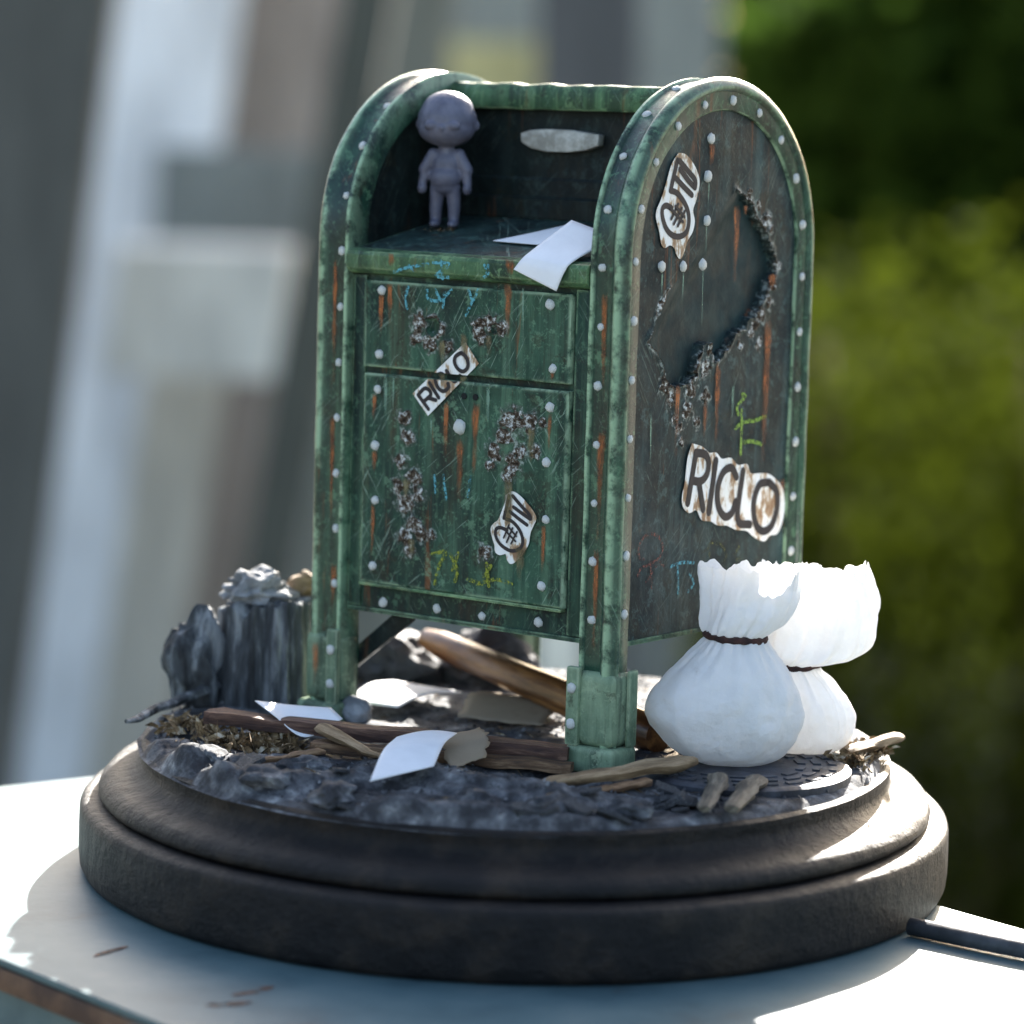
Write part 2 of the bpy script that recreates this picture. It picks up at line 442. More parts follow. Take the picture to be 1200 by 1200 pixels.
# ------------------------------------------------------------------ measured marks on the mailbox, in its own coordinates
FRONT_RIVETS_UPPER = [(0.1549, 0.8152), (0.1524, 0.6974), (0.5382, 0.8116), (0.548, 0.699)]
FRONT_RIVETS_DOOR = [(0.1504, 0.6328), (0.1475, 0.5283), (0.1505, 0.427), (0.1482, 0.3041), (0.5449, 0.6306), (0.5411, 0.5315), (0.543, 0.4293), (0.538, 0.3091)]
FRONT_RIVETS_BODY = [(0.1633, 0.2355), (0.2905, 0.239), (0.3953, 0.237), (0.5225, 0.2411)]
SIDE_RIVETS = [(0.2701, 1.1101), (0.2635, 1.0433), (0.2658, 0.964), (0.2572, 0.8848), (0.1946, 0.8831), (0.1275, 0.8846)]
LOGO_SIDE = [(0.1647, 1.0842), (0.1867, 1.0817), (0.2097, 1.0677), (0.2267, 1.0501), (0.2343, 1.0306), (0.2265, 1.0024), (0.2166, 0.983), (0.2233, 0.9635), (0.2175, 0.944), (0.2026, 0.9283), (0.1914, 0.9056), (0.181, 0.8966), (0.1695, 0.9042), (0.1609, 0.9167), (0.1466, 0.9214), (0.1313, 0.9169), (0.12, 0.9253), (0.1142, 0.9438), (0.102, 0.9684), (0.1026, 0.984), (0.1153, 1.0031), (0.1277, 1.0275), (0.1372, 1.0501), (0.147, 1.0676)]
LOGO_SIDE_STROKES = [[(0.1472, 0.9871), (0.1299, 0.9917), (0.1194, 0.9856), (0.1203, 0.9717), (0.1323, 0.9523), (0.1517, 0.9397), (0.1769, 0.9367), (0.1969, 0.9443), (0.2037, 0.9619), (0.1993, 0.9814), (0.184, 0.9991), (0.1628, 1.0133), (0.1438, 1.0178)], [(0.1608, 1.0711), (0.1423, 1.0178)], [(0.158, 1.0396), (0.1841, 1.0238), (0.2102, 1.0095)], [(0.1696, 1.0554), (0.1959, 1.036), (0.2189, 1.0227)], [(0.1671, 1.0702), (0.1949, 1.0519), (0.218, 1.036), (0.2189, 1.0227)], [(0.1671, 0.994), (0.1469, 0.9679)], [(0.1785, 0.9869), (0.1552, 0.959)], [(0.1883, 0.9815), (0.1679, 0.9553)], [(0.1442, 0.9854), (0.1832, 0.9622)], [(0.1579, 0.9905), (0.1874, 0.9709)]]
LOGO_FRONT = [(0.4539, 0.4654), (0.467, 0.4734), (0.4822, 0.4695), (0.5011, 0.4565), (0.5183, 0.4407), (0.5237, 0.4291), (0.5175, 0.4151), (0.5114, 0.401), (0.5087, 0.3833), (0.4993, 0.3675), (0.4848, 0.3511), (0.4701, 0.3421), (0.4605, 0.3498), (0.4577, 0.359), (0.4443, 0.3556), (0.434, 0.3606), (0.4319, 0.3726), (0.4263, 0.3856), (0.4224, 0.4015), (0.4288, 0.4116), (0.4387, 0.4194), (0.4465, 0.4364), (0.4534, 0.4546)]
LOGO_FRONT_STROKES = [[(0.4595, 0.4025), (0.4442, 0.4057), (0.4351, 0.4014), (0.4346, 0.3905), (0.4418, 0.379), (0.4539, 0.3708), (0.4692, 0.3663), (0.4842, 0.3692), (0.4939, 0.3777), (0.4951, 0.3899), (0.4897, 0.4029), (0.4792, 0.4139), (0.4672, 0.4208), (0.4571, 0.4225)], [(0.4623, 0.4649), (0.452, 0.4234)], [(0.465, 0.4368), (0.4838, 0.4265), (0.5042, 0.4164)], [(0.473, 0.4457), (0.4935, 0.4356), (0.5104, 0.4278)], [(0.4707, 0.4657), (0.4896, 0.45), (0.5085, 0.4357), (0.5121, 0.428)], [(0.4642, 0.4124), (0.4533, 0.3883)], [(0.4727, 0.4079), (0.4603, 0.3809)], [(0.483, 0.4022), (0.4704, 0.3793)], [(0.4561, 0.4022), (0.4803, 0.3844)], [(0.4643, 0.4084), (0.4816, 0.394)]]
RICLO_FRONT = [(0.235, 0.6316), (0.3532, 0.7331), (0.3852, 0.6968), (0.2719, 0.5934)]
RICLO_FRONT_STROKES = [[(0.2731, 0.6059), (0.2483, 0.63)], [(0.2483, 0.63), (0.2628, 0.6428), (0.2745, 0.6398), (0.2765, 0.6308), (0.2603, 0.6179)], [(0.2708, 0.6265), (0.2899, 0.6234)], [(0.2741, 0.654), (0.2963, 0.6285)], [(0.3131, 0.6672), (0.2998, 0.6727), (0.2885, 0.6654), (0.2889, 0.6551), (0.2974, 0.6441), (0.309, 0.6417), (0.3186, 0.6496), (0.3167, 0.6559)], [(0.3127, 0.6788), (0.3313, 0.6608), (0.3439, 0.6721)], [(0.3442, 0.7132), (0.333, 0.706), (0.3309, 0.6956), (0.3386, 0.6845), (0.3502, 0.6802), (0.3597, 0.6861), (0.3618, 0.6965), (0.3557, 0.7076), (0.3458, 0.7133)]]
RICLO_SIDE = [(0.2403, 0.5637), (0.2727, 0.5559), (0.2969, 0.5432), (0.3206, 0.5414), (0.3391, 0.529), (0.369, 0.5286), (0.394, 0.5137), (0.4245, 0.5132), (0.4378, 0.4955), (0.4687, 0.493), (0.4936, 0.491), (0.5192, 0.4814), (0.549, 0.4601), (0.5605, 0.4287), (0.5562, 0.3987), (0.5388, 0.3738), (0.5137, 0.3724), (0.4925, 0.3632), (0.4577, 0.3741), (0.4322, 0.3878), (0.3954, 0.3932), (0.3645, 0.4035), (0.3345, 0.4063), (0.3102, 0.416), (0.2806, 0.4206), (0.2618, 0.4405), (0.2389, 0.4371), (0.218, 0.4499), (0.2139, 0.4701), (0.2211, 0.4948), (0.2273, 0.5376)]
RICLO_SIDE_STROKES = [[(0.232, 0.4559), (0.2529, 0.5465)], [(0.2529, 0.5457), (0.2824, 0.5406), (0.295, 0.5251), (0.2904, 0.5036), (0.2706, 0.4925), (0.2442, 0.4958)], [(0.2647, 0.493), (0.2823, 0.4405)], [(0.3185, 0.527), (0.3016, 0.4333)], [(0.3893, 0.4919), (0.3701, 0.5101), (0.3436, 0.503), (0.3275, 0.475), (0.3325, 0.4415), (0.3545, 0.4211), (0.3782, 0.4263), (0.3891, 0.4457)], [(0.4099, 0.5014), (0.3984, 0.4133), (0.4408, 0.3989)], [(0.4947, 0.474), (0.4671, 0.4707), (0.4506, 0.4384), (0.4591, 0.4002), (0.485, 0.3827), (0.5156, 0.3911), (0.5324, 0.4236), (0.5273, 0.4543), (0.5009, 0.4735)]]
HOLE = [(0.355, 1.0185), (0.3823, 1.0058), (0.4095, 0.9966), (0.428, 0.971), (0.4457, 0.9581), (0.4671, 0.9413), (0.4752, 0.9229), (0.4901, 0.9043), (0.5043, 0.8782), (0.5015, 0.8599), (0.4809, 0.842), (0.4688, 0.8203), (0.45, 0.7988), (0.4178, 0.7779), (0.3987, 0.764), (0.3726, 0.7577), (0.3544, 0.7329), (0.3293, 0.7159), (0.3073, 0.7024), (0.2914, 0.7464), (0.266, 0.7402), (0.2549, 0.712), (0.2471, 0.6836), (0.2157, 0.6744), (0.1815, 0.6655), (0.152, 0.6847), (0.1409, 0.7136), (0.1114, 0.7396), (0.0951, 0.7544), (0.1093, 0.7749), (0.1262, 0.8024), (0.1405, 0.8231), (0.155, 0.8402), (0.2216, 0.8846), (0.2816, 0.9476), (0.324, 0.9936)]
HOLE_CRUST = [((0.4018, 1.0111), 0.0089), ((0.4368, 0.9891), 0.0089), ((0.4655, 0.9633), 0.0142), ((0.4804, 0.9448), 0.0089), ((0.5091, 0.8781), 0.0089), ((0.4946, 0.8416), 0.0106), ((0.483, 0.8125), 0.0142), ((0.4576, 0.7875), 0.0142), ((0.4385, 0.7698), 0.0124), ((0.4544, 0.7361), 0.0124), ((0.4261, 0.7556), 0.0106), ((0.2891, 0.7321), 0.0124), ((0.2785, 0.6965), 0.016), ((0.2358, 0.659), 0.016), ((0.1637, 0.6984), 0.0177), ((0.1527, 0.6741), 0.0177), ((0.1316, 0.8163), 0.0124), ((0.1393, 0.7914), 0.0142), ((0.117, 0.7499), 0.0106), ((0.1557, 0.8296), 0.0089), ((0.1731, 0.6481), 0.016), ((0.2253, 0.6237), 0.016), ((0.2817, 0.6458), 0.0142), ((0.2018, 0.5928), 0.0106), ((0.2097, 0.5672), 0.0089), ((0.3907, 0.7351), 0.0089), ((0.1848, 0.6117), 0.0099), ((0.2588, 0.6001), 0.0099)]
UPPER_CRUST = [((0.2448, 0.7614), 0.018), ((0.2377, 0.7345), 0.014), ((0.2717, 0.7258), 0.016), ((0.2964, 0.7538), 0.01), ((0.3113, 0.7192), 0.014), ((0.3781, 0.7637), 0.016), ((0.4067, 0.7716), 0.016), ((0.432, 0.7625), 0.012), ((0.3884, 0.7444), 0.014)]
UPPER_HOLE = [((0.2767, 0.7556), 0.017), ((0.4168, 0.76), 0.007)]
DOOR_CRUST = [((0.2165, 0.5844), 0.0153), ((0.2236, 0.5505), 0.0153), ((0.2089, 0.5052), 0.0136), ((0.24, 0.4765), 0.017), ((0.2064, 0.4576), 0.0153), ((0.2215, 0.4275), 0.0187), ((0.2509, 0.446), 0.0136), ((0.2427, 0.3901), 0.017), ((0.2234, 0.3644), 0.017), ((0.2572, 0.3758), 0.0153), ((0.2342, 0.3418), 0.0119), ((0.4607, 0.601), 0.0221), ((0.4989, 0.5996), 0.0187), ((0.4426, 0.5719), 0.0187), ((0.4245, 0.5396), 0.017), ((0.4637, 0.52), 0.0187), ((0.4819, 0.5446), 0.0136), ((0.5159, 0.5476), 0.0119), ((0.4157, 0.5157), 0.0102), ((0.4549, 0.4961), 0.0119), ((0.4078, 0.3554), 0.0136), ((0.5291, 0.602), 0.0102), ((0.2832, 0.3737), 0.0102)]
RUST_UPPER = [((0.1551, 0.8074), (0.1557, 0.7244), 0.012), ((0.4463, 0.844), (0.4462, 0.7406), 0.016), ((0.1746, 0.8288), (0.1772, 0.7461), 0.012), ((0.5483, 0.6915), (0.5488, 0.6779), 0.008)]
RUST_DOOR = [((0.3462, 0.5561), (0.3468, 0.4239), 0.016), ((0.3126, 0.6232), (0.3106, 0.5063), 0.014), ((0.3808, 0.6285), (0.3798, 0.4893), 0.016), ((0.1446, 0.6229), (0.1423, 0.5626), 0.01), ((0.1478, 0.5188), (0.1452, 0.4678), 0.012), ((0.1467, 0.4203), (0.1457, 0.3166), 0.01), ((0.5454, 0.6185), (0.5466, 0.535), 0.008), ((0.5396, 0.4198), (0.5395, 0.3201), 0.01)]
DRIP_UPPER = [((0.301, 0.734), (0.3027, 0.683), 0.018), ((0.3494, 0.7495), (0.3536, 0.6851), 0.018), ((0.4075, 0.7502), (0.4071, 0.7073), 0.016)]
DRIP_DOOR = [((0.4607, 0.4967), (0.4612, 0.3734), 0.022), ((0.352, 0.6726), (0.3507, 0.654), 0.016), ((0.303, 0.6737), (0.3041, 0.6412), 0.014), ((0.226, 0.4752), (0.2235, 0.4277), 0.018), ((0.2415, 0.3663), (0.243, 0.319), 0.018), ((0.5086, 0.5927), (0.5092, 0.5241), 0.02), ((0.4918, 0.3765), (0.4902, 0.3146), 0.02)]
RUST_LIP = [((0.4595, 0.8876), (0.4608, 0.8514), 0.02), ((0.1867, 0.8858), (0.1898, 0.8519), 0.016)]
RUST_SIDE = [((0.3617, 0.9907), (0.3597, 0.8514), 0.0234), ((0.39, 0.9905), (0.3887, 0.9673), 0.013), ((0.2735, 1.1011), (0.2709, 1.0554), 0.0156), ((0.316, 0.7055), (0.3211, 0.5416), 0.0182), ((0.4821, 0.7851), (0.4799, 0.483), 0.0234), ((0.1887, 0.6732), (0.189, 0.5351), 0.0156), ((0.2814, 0.6375), (0.2808, 0.5599), 0.013), ((0.4911, 0.8638), (0.4851, 0.8245), 0.026), ((0.5512, 0.4777), (0.5575, 0.3476), 0.0156)]
PALE_SIDE = [((0.2578, 0.8756), (0.2595, 0.762), 0.004), ((0.1951, 0.874), (0.1939, 0.8072), 0.005), ((0.128, 0.8756), (0.1288, 0.8184), 0.005), ((0.2635, 0.958), (0.265, 0.8922), 0.004), ((0.2668, 1.0341), (0.2656, 0.9671), 0.004), ((0.3695, 0.664), (0.369, 0.5856), 0.01), ((0.1081, 0.6319), (0.1127, 0.51), 0.006)]
PALE_UPPER = [((0.4787, 0.8413), (0.4834, 0.7126), 0.006), ((0.3014, 0.7232), (0.3027, 0.6846), 0.012)]
PALE_DOOR = [((0.1698, 0.6594), (0.171, 0.5571), 0.01), ((0.1879, 0.6607), (0.1884, 0.5822), 0.006), ((0.4069, 0.6582), (0.4075, 0.5844), 0.01), ((0.2781, 0.5894), (0.2794, 0.5505), 0.005)]
CYAN_LIP = [[(0.1956, 0.8513), (0.2238, 0.8601), (0.2736, 0.8701)], [(0.2299, 0.8654), (0.2396, 0.8561)], [(0.2859, 0.8732), (0.3231, 0.8727), (0.305, 0.8596), (0.2929, 0.8492), (0.324, 0.8485)], [(0.3045, 0.8766), (0.3086, 0.8452)], [(0.4027, 0.8745), (0.4123, 0.8606), (0.3975, 0.8501)], [(0.4118, 0.875), (0.4093, 0.8604)]]
CYAN_UPPER = [[(0.2175, 0.825), (0.2118, 0.805), (0.2156, 0.7855)], [(0.2616, 0.8226), (0.2653, 0.8057), (0.2934, 0.8049), (0.3176, 0.8258)], [(0.2803, 0.8237), (0.2934, 0.8049)], [(0.3023, 0.82), (0.3, 0.793)], [(0.3576, 0.8281), (0.3675, 0.8092), (0.379, 0.8293)], [(0.3675, 0.8092), (0.353, 0.7817)]]
CYAN_DOOR = [[(0.2895, 0.4852), (0.2932, 0.4542)], [(0.3105, 0.4871), (0.3183, 0.4441)], [(0.3722, 0.4906), (0.3677, 0.455)]]
YELLOW_DOOR = [[(0.289, 0.3407), (0.3204, 0.3482), (0.3055, 0.3215), (0.296, 0.2869)], [(0.3311, 0.3452), (0.3478, 0.3177), (0.3432, 0.2963)], [(0.3493, 0.3492), (0.3373, 0.3166)], [(0.4149, 0.3374), (0.4215, 0.2967)], [(0.3955, 0.2979), (0.4365, 0.3108), (0.4726, 0.3065)], [(0.4253, 0.3344), (0.4106, 0.3121)], [(0.3744, 0.3039), (0.4058, 0.2991)]]
GREEN_SIDE = [[(0.4017, 0.6435), (0.412, 0.6392), (0.3864, 0.6223), (0.3908, 0.6073)], [(0.3825, 0.5821), (0.4086, 0.5916), (0.4489, 0.5929), (0.4825, 0.5983)], [(0.4003, 0.6141), (0.4026, 0.5809), (0.4025, 0.533)], [(0.4111, 0.5546), (0.438, 0.5547), (0.4724, 0.5469)]]
RED_SIDE = [[(0.1009, 0.3649), (0.0849, 0.3735), (0.0926, 0.4013), (0.1231, 0.4094), (0.152, 0.3961), (0.1567, 0.3705), (0.1263, 0.3554), (0.0955, 0.3511), (0.0839, 0.338)], [(0.1198, 0.3596), (0.1289, 0.3121)], [(0.1095, 0.3247), (0.1452, 0.3536), (0.1644, 0.3482)]]
CYAN_SIDE = [[(0.1867, 0.3442), (0.2215, 0.3482), (0.2603, 0.3445)], [(0.209, 0.3439), (0.2134, 0.2927)], [(0.2486, 0.3256), (0.2627, 0.3059), (0.2442, 0.2932)]]
OLIVE_SIDE = [[(0.3189, 0.3445), (0.3078, 0.3639), (0.3169, 0.3759), (0.3503, 0.3674), (0.3683, 0.3473), (0.359, 0.3371)], [(0.3948, 0.3486), (0.4108, 0.3601)], [(0.399, 0.337), (0.4122, 0.3395)]]

# ------------------------------------------------------------------ the setting behind and below
TABLE_Z = -0.2412
GROUND_Z = -7.4
M['earth'] = simple_mat('garden_ground', [(.3, (.05, .05, .035)), (.7, (.13, .12, .09))], .8, .95, .4, .1)
gv = []
tag(mesh_obj('ground', [(-400, -400, GROUND_Z), (400, -400, GROUND_Z), (400, 400, GROUND_Z), (-400, 400, GROUND_Z)], [(0, 1, 2, 3)], M['earth']), kind='structure')

def flat_mat(name, col, rough=.8):
    a = tuple(c * .82 for c in col); b = tuple(min(1, c * 1.15) for c in col)
    return simple_mat(name, [(.3, a), (.7, b)], 1.2, rough, .2, .02, 6, (3, 3, .6))

wall = bm_box(-16, 2.25, 33, 33.6, GROUND_Z, 7.5, .05)
tag(bm_obj('garden_wall', wall, flat_mat('plaster_grey_green', (.3, .31, .27))),
    'blurred grey green garden wall far behind the mailbox', 'wall')

def board(name, Y, top, bot, ztop, zbot, thick, col, label, cat='board', group=None):
    """upright board leaning sideways: x range at its top and at its foot"""
    poly = [(bot[0], zbot), (bot[1], zbot), (top[1], ztop), (top[0], ztop)]
    bm = bm_prism(poly, 1, Y, Y + thick, .03)
    return tag(bm_obj(name, bm, flat_mat(name + '_paint', col)), label, cat, group)

def leanx(x0, z0, x1, z1, z): return x0 + (x1 - x0) * (z - z0) / (z1 - z0)
def leaning(name, Y, l, r, ztop, zbot, thick, col, label, cat='board'):
    """l and r are the left and right edge lines, each (x at z0, z0, x at z1, z1)"""
    return board(name, Y, (leanx(*l, ztop), leanx(*r, ztop)), (leanx(*l, zbot), leanx(*r, zbot)), ztop, zbot, thick, col, label, cat)

leaning('leaning_post', 20, (-4.9, 1.4, -5.6, -4.3), (-3.23, 1.41, -3.91, -4.33), 5, GROUND_Z, .5, (0.094, 0.095, 0.084),
        'blurred dark grey leaning post at the far left edge', 'post')
leaning('leaning_board', 26, (-4.1, 1.43, -5.0, -5.4), (-2.75, 1.46, -3.55, -5.4), 5, GROUND_Z, .3, (.86, .87, .87),
        'blurred pale grey board beside the dark left post', 'board')
leaning('leaning_board', 27, (-2.9, 1.43, -3.7, -5.4), (-1.5, 1.46, -2.3, -5.4), 5, GROUND_Z, .3, (0.357, 0.307, 0.264),
        'blurred brownish grey board right of the pale one', 'board')
leaning('shade_panel', 24.5, (-3.35, .3, -3.4, -1), (-1.85, .3, -1.95, -1), .12, -.9, .2, (.22, .245, .235),
        'blurred dark teal panel painted as the shade above the beige crate', 'panel')  # dark sheet whose colour stands in for shade over the crate
leaning('beige_crate', 22, (-3.40, -.6, -3.52, -1.7), (-1.93, -.6, -2.05, -1.7), -.62, -1.72, .9, (.74, .72, .64),
        'blurred pale beige crate between the leaning boards', 'crate')
leaning('leaning_board', 25, (-3.45, -1.7, -3.95, -5.4), (-2.7, -1.7, -3.2, -5.4), -1.9, GROUND_Z, .3, (0.512, 0.488, 0.416),
        'blurred light grey board directly below the beige crate', 'board')
leaning('leaning_post', 19, (-1.397, 1.46, -2.256, -4.07), (-1.0, 1.47, -1.85, -4.05), 5, GROUND_Z, .4, (0.07, 0.074, 0.06),
        'blurred dark leaning post just left of the mailbox', 'post')
leaning('leaning_board', 22, (-1.3, 1.49, -1.95, -5.07), (-.62, 1.51, -1.1, -5.03), 5, GROUND_Z, .3, (0.192, 0.198, 0.164),
        'blurred mid grey board partly hidden by the mailbox', 'board')
leaning('ochre_panel', 28, (-1.15, 1.07, -1.2, 0), (.1, 1.1, .1, 0), 1.15, -2, .3, (0.558, 0.51, 0.251),
        'blurred ochre panel above the figurine', 'panel')
leaning('upright_post', 21, (.08, 1.52, .088, .84), (.9, 1.54, .91, .86), 5, GROUND_Z, .6, (0.102, 0.104, 0.104),
        'blurred dark grey upright post behind the mailbox top', 'post')
leaning('leaning_board', 20.2, (.2, -2, .2, -5), (.6, -2, .6, -5), -1.2, GROUND_Z, .3, (0.775, 0.75, 0.634),
        'blurred whitish board seen under the mailbox', 'board')

def leaf_mat(name, c1, c2, trans):
    mt, nt, bs = new_mat(name); g = G(nt)
    oi = g.n('NewGeometry')
    c = g.mix(oi.outputs['Random Per Island'], c1, c2)
    g.l(c, bs.inputs['Base Color']); bs.inputs['Roughness'].default_value = .85; bs.inputs['Specular IOR Level'].default_value = .05
    tr = g.n('BsdfTranslucent'); g.l(c, tr.inputs[0])
    mx = g.n('MixShader'); mx.inputs[0].default_value = trans
    g.l(bs.outputs[0], mx.inputs[1]); g.l(tr.outputs[0], mx.inputs[2]); g.l(mx.outputs[0], nt.nodes['Material Output'].inputs[0])
    return mt

def leaves(name, n, sampler, size, mat, parent=None, seed=1):
    rnd = random.Random(seed)
    vs, fs = [], []
    for i in range(n):
        p = sampler(rnd)
        s = size * rnd.uniform(.6, 1.3)
        d = Vector((rnd.gauss(0, 1), rnd.gauss(0, 1), rnd.gauss(-.3, .8))).normalized()
        u = d.cross(Vector((rnd.gauss(0, 1), rnd.gauss(0, 1), rnd.gauss(0, 1)))).normalized()
        w = d.cross(u) * .12 * s
        b = len(vs)
        vs += [p - d * s * .5, p + u * s * .28 + w, p + d * s * .5, p - u * s * .28 + w]
        fs += [(b, b + 1, b + 2), (b, b + 2, b + 3)]
    return mesh_obj(name, vs, fs, mat, parent)

def smooth01(t):
    t = max(0.0, min(1.0, (t - .5) / .5)); return t * .97

def shrub(name, box, n, size, mat, label, cat, seed, trunk_x, dense=True):
    x0, x1, y0, y1, z0, z1 = box
    t = empty(name, ((x0 + x1) / 2, (y0 + y1) / 2, GROUND_Z)); tag(t, label, cat)
    cx, cy = (x0 + x1) / 2, (y0 + y1) / 2
    def samp(r):
        while True:
            p = Vector((r.uniform(x0, x1), r.uniform(y0, y1), r.uniform(z0, z1)))
            k = noise.noise(p * .55 + Vector((seed, 0, 0)))
            ex = abs(p.x - cx) / (x1 - x0) * 2
            ez = max(0, (p.z - (z0 + z1) / 2) / (z1 - z0) * 2)
            if not dense and r.random() < smooth01((p.z - z0) / (z1 - z0)): continue
            if ex ** 4 + ez ** 4 < .95 + .5 * k and k > (-.42 if dense else -.9):
                return p - Vector(t.location)
    leaves('crown', n, samp, size, mat, t, seed)
    # foliage backing: a lumpy mass added behind the leaves to block the sky
    nx, nz = 40, 40; iv, jf = [], []
    for j in range(nz + 1):
        for i in range(nx + 1):
            x = x0 + .5 + (x1 - x0 - 1) * i / nx; z = z0 + (z1 - z0 - .8) * j / nz
            y = y1 - .1 + 1.2 * noise.noise(Vector((x * .6, z * .6, seed)))
            iv.append(Vector((x, y, z)) - Vector(t.location))
    for j in range(nz):
        for i in range(nx): jf.append((j * (nx + 1) + i, j * (nx + 1) + i + 1, (j + 1) * (nx + 1) + i + 1, (j + 1) * (nx + 1) + i))
    core = mesh_obj('foliage_backing', iv, jf, mat, t, True) if dense else None
    if core: md = core.modifiers.new('depth', 'SOLIDIFY')
    if core: md.thickness = .6
    for k, tx in enumerate(trunk_x):
        bm = bmesh.new()
        base = Vector((tx - cx, .3 * (k % 2), 0))
        bm_tube([base, base + Vector((.15, .1, (z1 - GROUND_Z) * .4)), base + Vector((-.1, .2, (z1 - GROUND_Z) * .8))], [.16, .12, .05], 8, .2, k, bm=bm)
        bm_obj('trunk', bm, M['wood'], t, smooth=True)
    return t
M['leaf_dark'] = leaf_mat('dark_leaf', (.022, .046, .007), (.034, .064, .010), .5)
M['leaf_olive'] = leaf_mat('olive_leaf', (.036, .050, .004), (.046, .060, .005), .5)
shrub('hedge_tree', (2.7, 24, 42, 47, GROUND_Z, 3.6), 17000, .72, M['leaf_dark'], 'tall blurred dark green foliage filling the right background', 'tree', 3, (5, 9, 14, 19))
shrub('olive_shrub', (1.75, 10, 24.2, 27.0, GROUND_Z, -.15), 24000, .19, M['leaf_olive'], 'lower blurred olive green shrub in front of the dark foliage', 'shrub', 11, (3, 5, 7.5), False)

# ------------------------------------------------------------------ the table
table = empty('painted_table', (0, 0, TABLE_Z))
tag(table, 'worn pale blue painted plank table under the round black base', 'table')
TT = [(-.297, .987), (2.35, -1.93), (1.21, -2.96), (-1.61, .13)]
def tpoly(s): 
    cx = sum(p[0] for p in TT) / 4; cy = sum(p[1] for p in TT) / 4
    return [(cx + (p[0] - cx) * s, cy + (p[1] - cy) * s) for p in TT]
bm_obj('top_board', bm_prism(TT, 2, -.014, 0, .005), M['table'], table, angle=30)
bm_obj('edge_strip', bm_prism(tpoly(1.004), 2, -.055, -.0155, .006), M['rustedge'], table, angle=30)
bm_obj('apron', bm_prism(tpoly(.965), 2, -.8, -.057, .01), M['table'], table, angle=30)
for (x, y) in tpoly(.88):
    bm_obj('leg', bm_box(x - .09, x + .09, y - .09, y + .09, GROUND_Z - TABLE_Z, -.802, .02), M['table'], table, angle=30)
def flake(cx, cy, L, wd, ang, seed):
    rnd = random.Random(seed); n = 14; poly = []
    for i in range(n):
        a = 2 * math.pi * i / n; r = rnd.uniform(.6, 1.1)
        u, v = math.cos(a) * L * r, math.sin(a) * wd * r
        poly.append((cx + u * math.cos(ang) - v * math.sin(ang), cy + u * math.sin(ang) + v * math.cos(ang)))
    return bm_prism(poly, 2, .0006, .0016)
for i, a in enumerate([(-.40, -.86, .05, .012, .75), (-.66, -.66, .045, .007, .9), (-.44, -.94, .04, .012, .3)]):
    bm_obj('rust_mark', flake(*a, i + 4), M['rustmark'], table)

cab = bm_tube([(.70, -.41, TABLE_Z + .017), (.80, -.488, TABLE_Z + .017), (1.0, -.63, TABLE_Z + .017), (1.35, -.98, TABLE_Z + .017), (1.7, -1.45, TABLE_Z + .018)], .016, 14, .08, 2)
tag(bm_obj('cable', cab, M['cable'], smooth=True), 'dark round cable lying on the table right of the base', 'cable')

# ------------------------------------------------------------------ the turned wooden base and its rubble ground
base = empty('display_base', (.006, 0, TABLE_Z))
tag(base, 'round black turned wooden base carrying the whole model', 'base')
zt = -TABLE_Z
bprof = [(.66, -.012), (.682, -.008), (.690, -.013), (.690, -.024), (.688, -.034), (.691, -.043), (.699, -.051), (.712, -.0575), (.728, -.062), (.743, -.0665), (.755, -.073), (.763, -.082), (.7665, -.091), (.766, -.098), (.7625, -.103), (.757, -.1055)]
def wob(a, r, z): return .0022 * noise.noise(Vector((math.cos(a) * 5, math.sin(a) * 5, z * 9)))
lathe('moulding', [(r, z + zt) for r, z in bprof], 160, M['base'], base, wob)
dprof = [(.755, -.1065), (.778, -.1075), (.790, -.111), (.797, -.117), (.800, -.126), (.801, -.16), (.801, -.2), (.799, -.225), (.794, -.236), (.785, -.2408)]
lathe('lower_disc', [(r, z + zt) for r, z in dprof], 160, M['base'], base, wob)

def smooth(a, b, x):
    t = max(0.0, min(1.0, (x - a) / (b - a))); return t * t * (3 - 2 * t)

def ground_h(x, y):
    p = Vector((x, y, 0))
    h = .006 * noise.fractal(p * 9, 1.0, 2.0, 4)
    f = smooth(-.22, -.42, y) * smooth(.25, .05, x) * .9 + smooth(-.3, -.45, x) * .5 * smooth(.1, -.1, y) + .18
    q = p + Vector((noise.noise(p * 5), noise.noise(p * 5 + Vector((9, 0, 0))), 0)) * .05
    l = noise.noise(Vector((q.x * 5, q.y * 11, 3.3)))
    st = math.floor(l * 4.0) / 4.0 + smooth(.6, 1.0, l * 4.0 - math.floor(l * 4.0)) / 4.0
    h += f * .046 * (st + .25)
    h += .004 * noise.noise(p * 40)
    return h
NR, NA = 120, 300
gvs, gfs = [(0, 0, ground_h(0, 0))], []
for j in range(1, NR + 1):
    for i in range(NA):
        a = 2 * math.pi * i / NA
        lim = .6905 + .004 * noise.noise(Vector((math.cos(a) * 9, math.sin(a) * 9, 1)))
        r = lim * j / NR
        x, y = r * math.cos(a), r * math.sin(a)
        h = ground_h(x, y)
        e = smooth(.955, 1.0, j / NR)
        gvs.append((x, y, h * (1 - e) + (-.017) * e))
for i in range(NA): gfs.append((0, 1 + i, 1 + (i + 1) % NA))
for j in range(NR - 1):
    for i in range(NA):
        a, b = 1 + j * NA + i, 1 + j * NA + (i + 1) % NA
        gfs.append((a, a + NA, b + NA, b))
gr = mesh_obj('rubble_ground', [(x - .006, y, z + zt) for x, y, z in gvs], gfs, M['asphalt'], base, smooth=True)
gr['label'] = 'uneven blue grey rubble surface on top of the base'

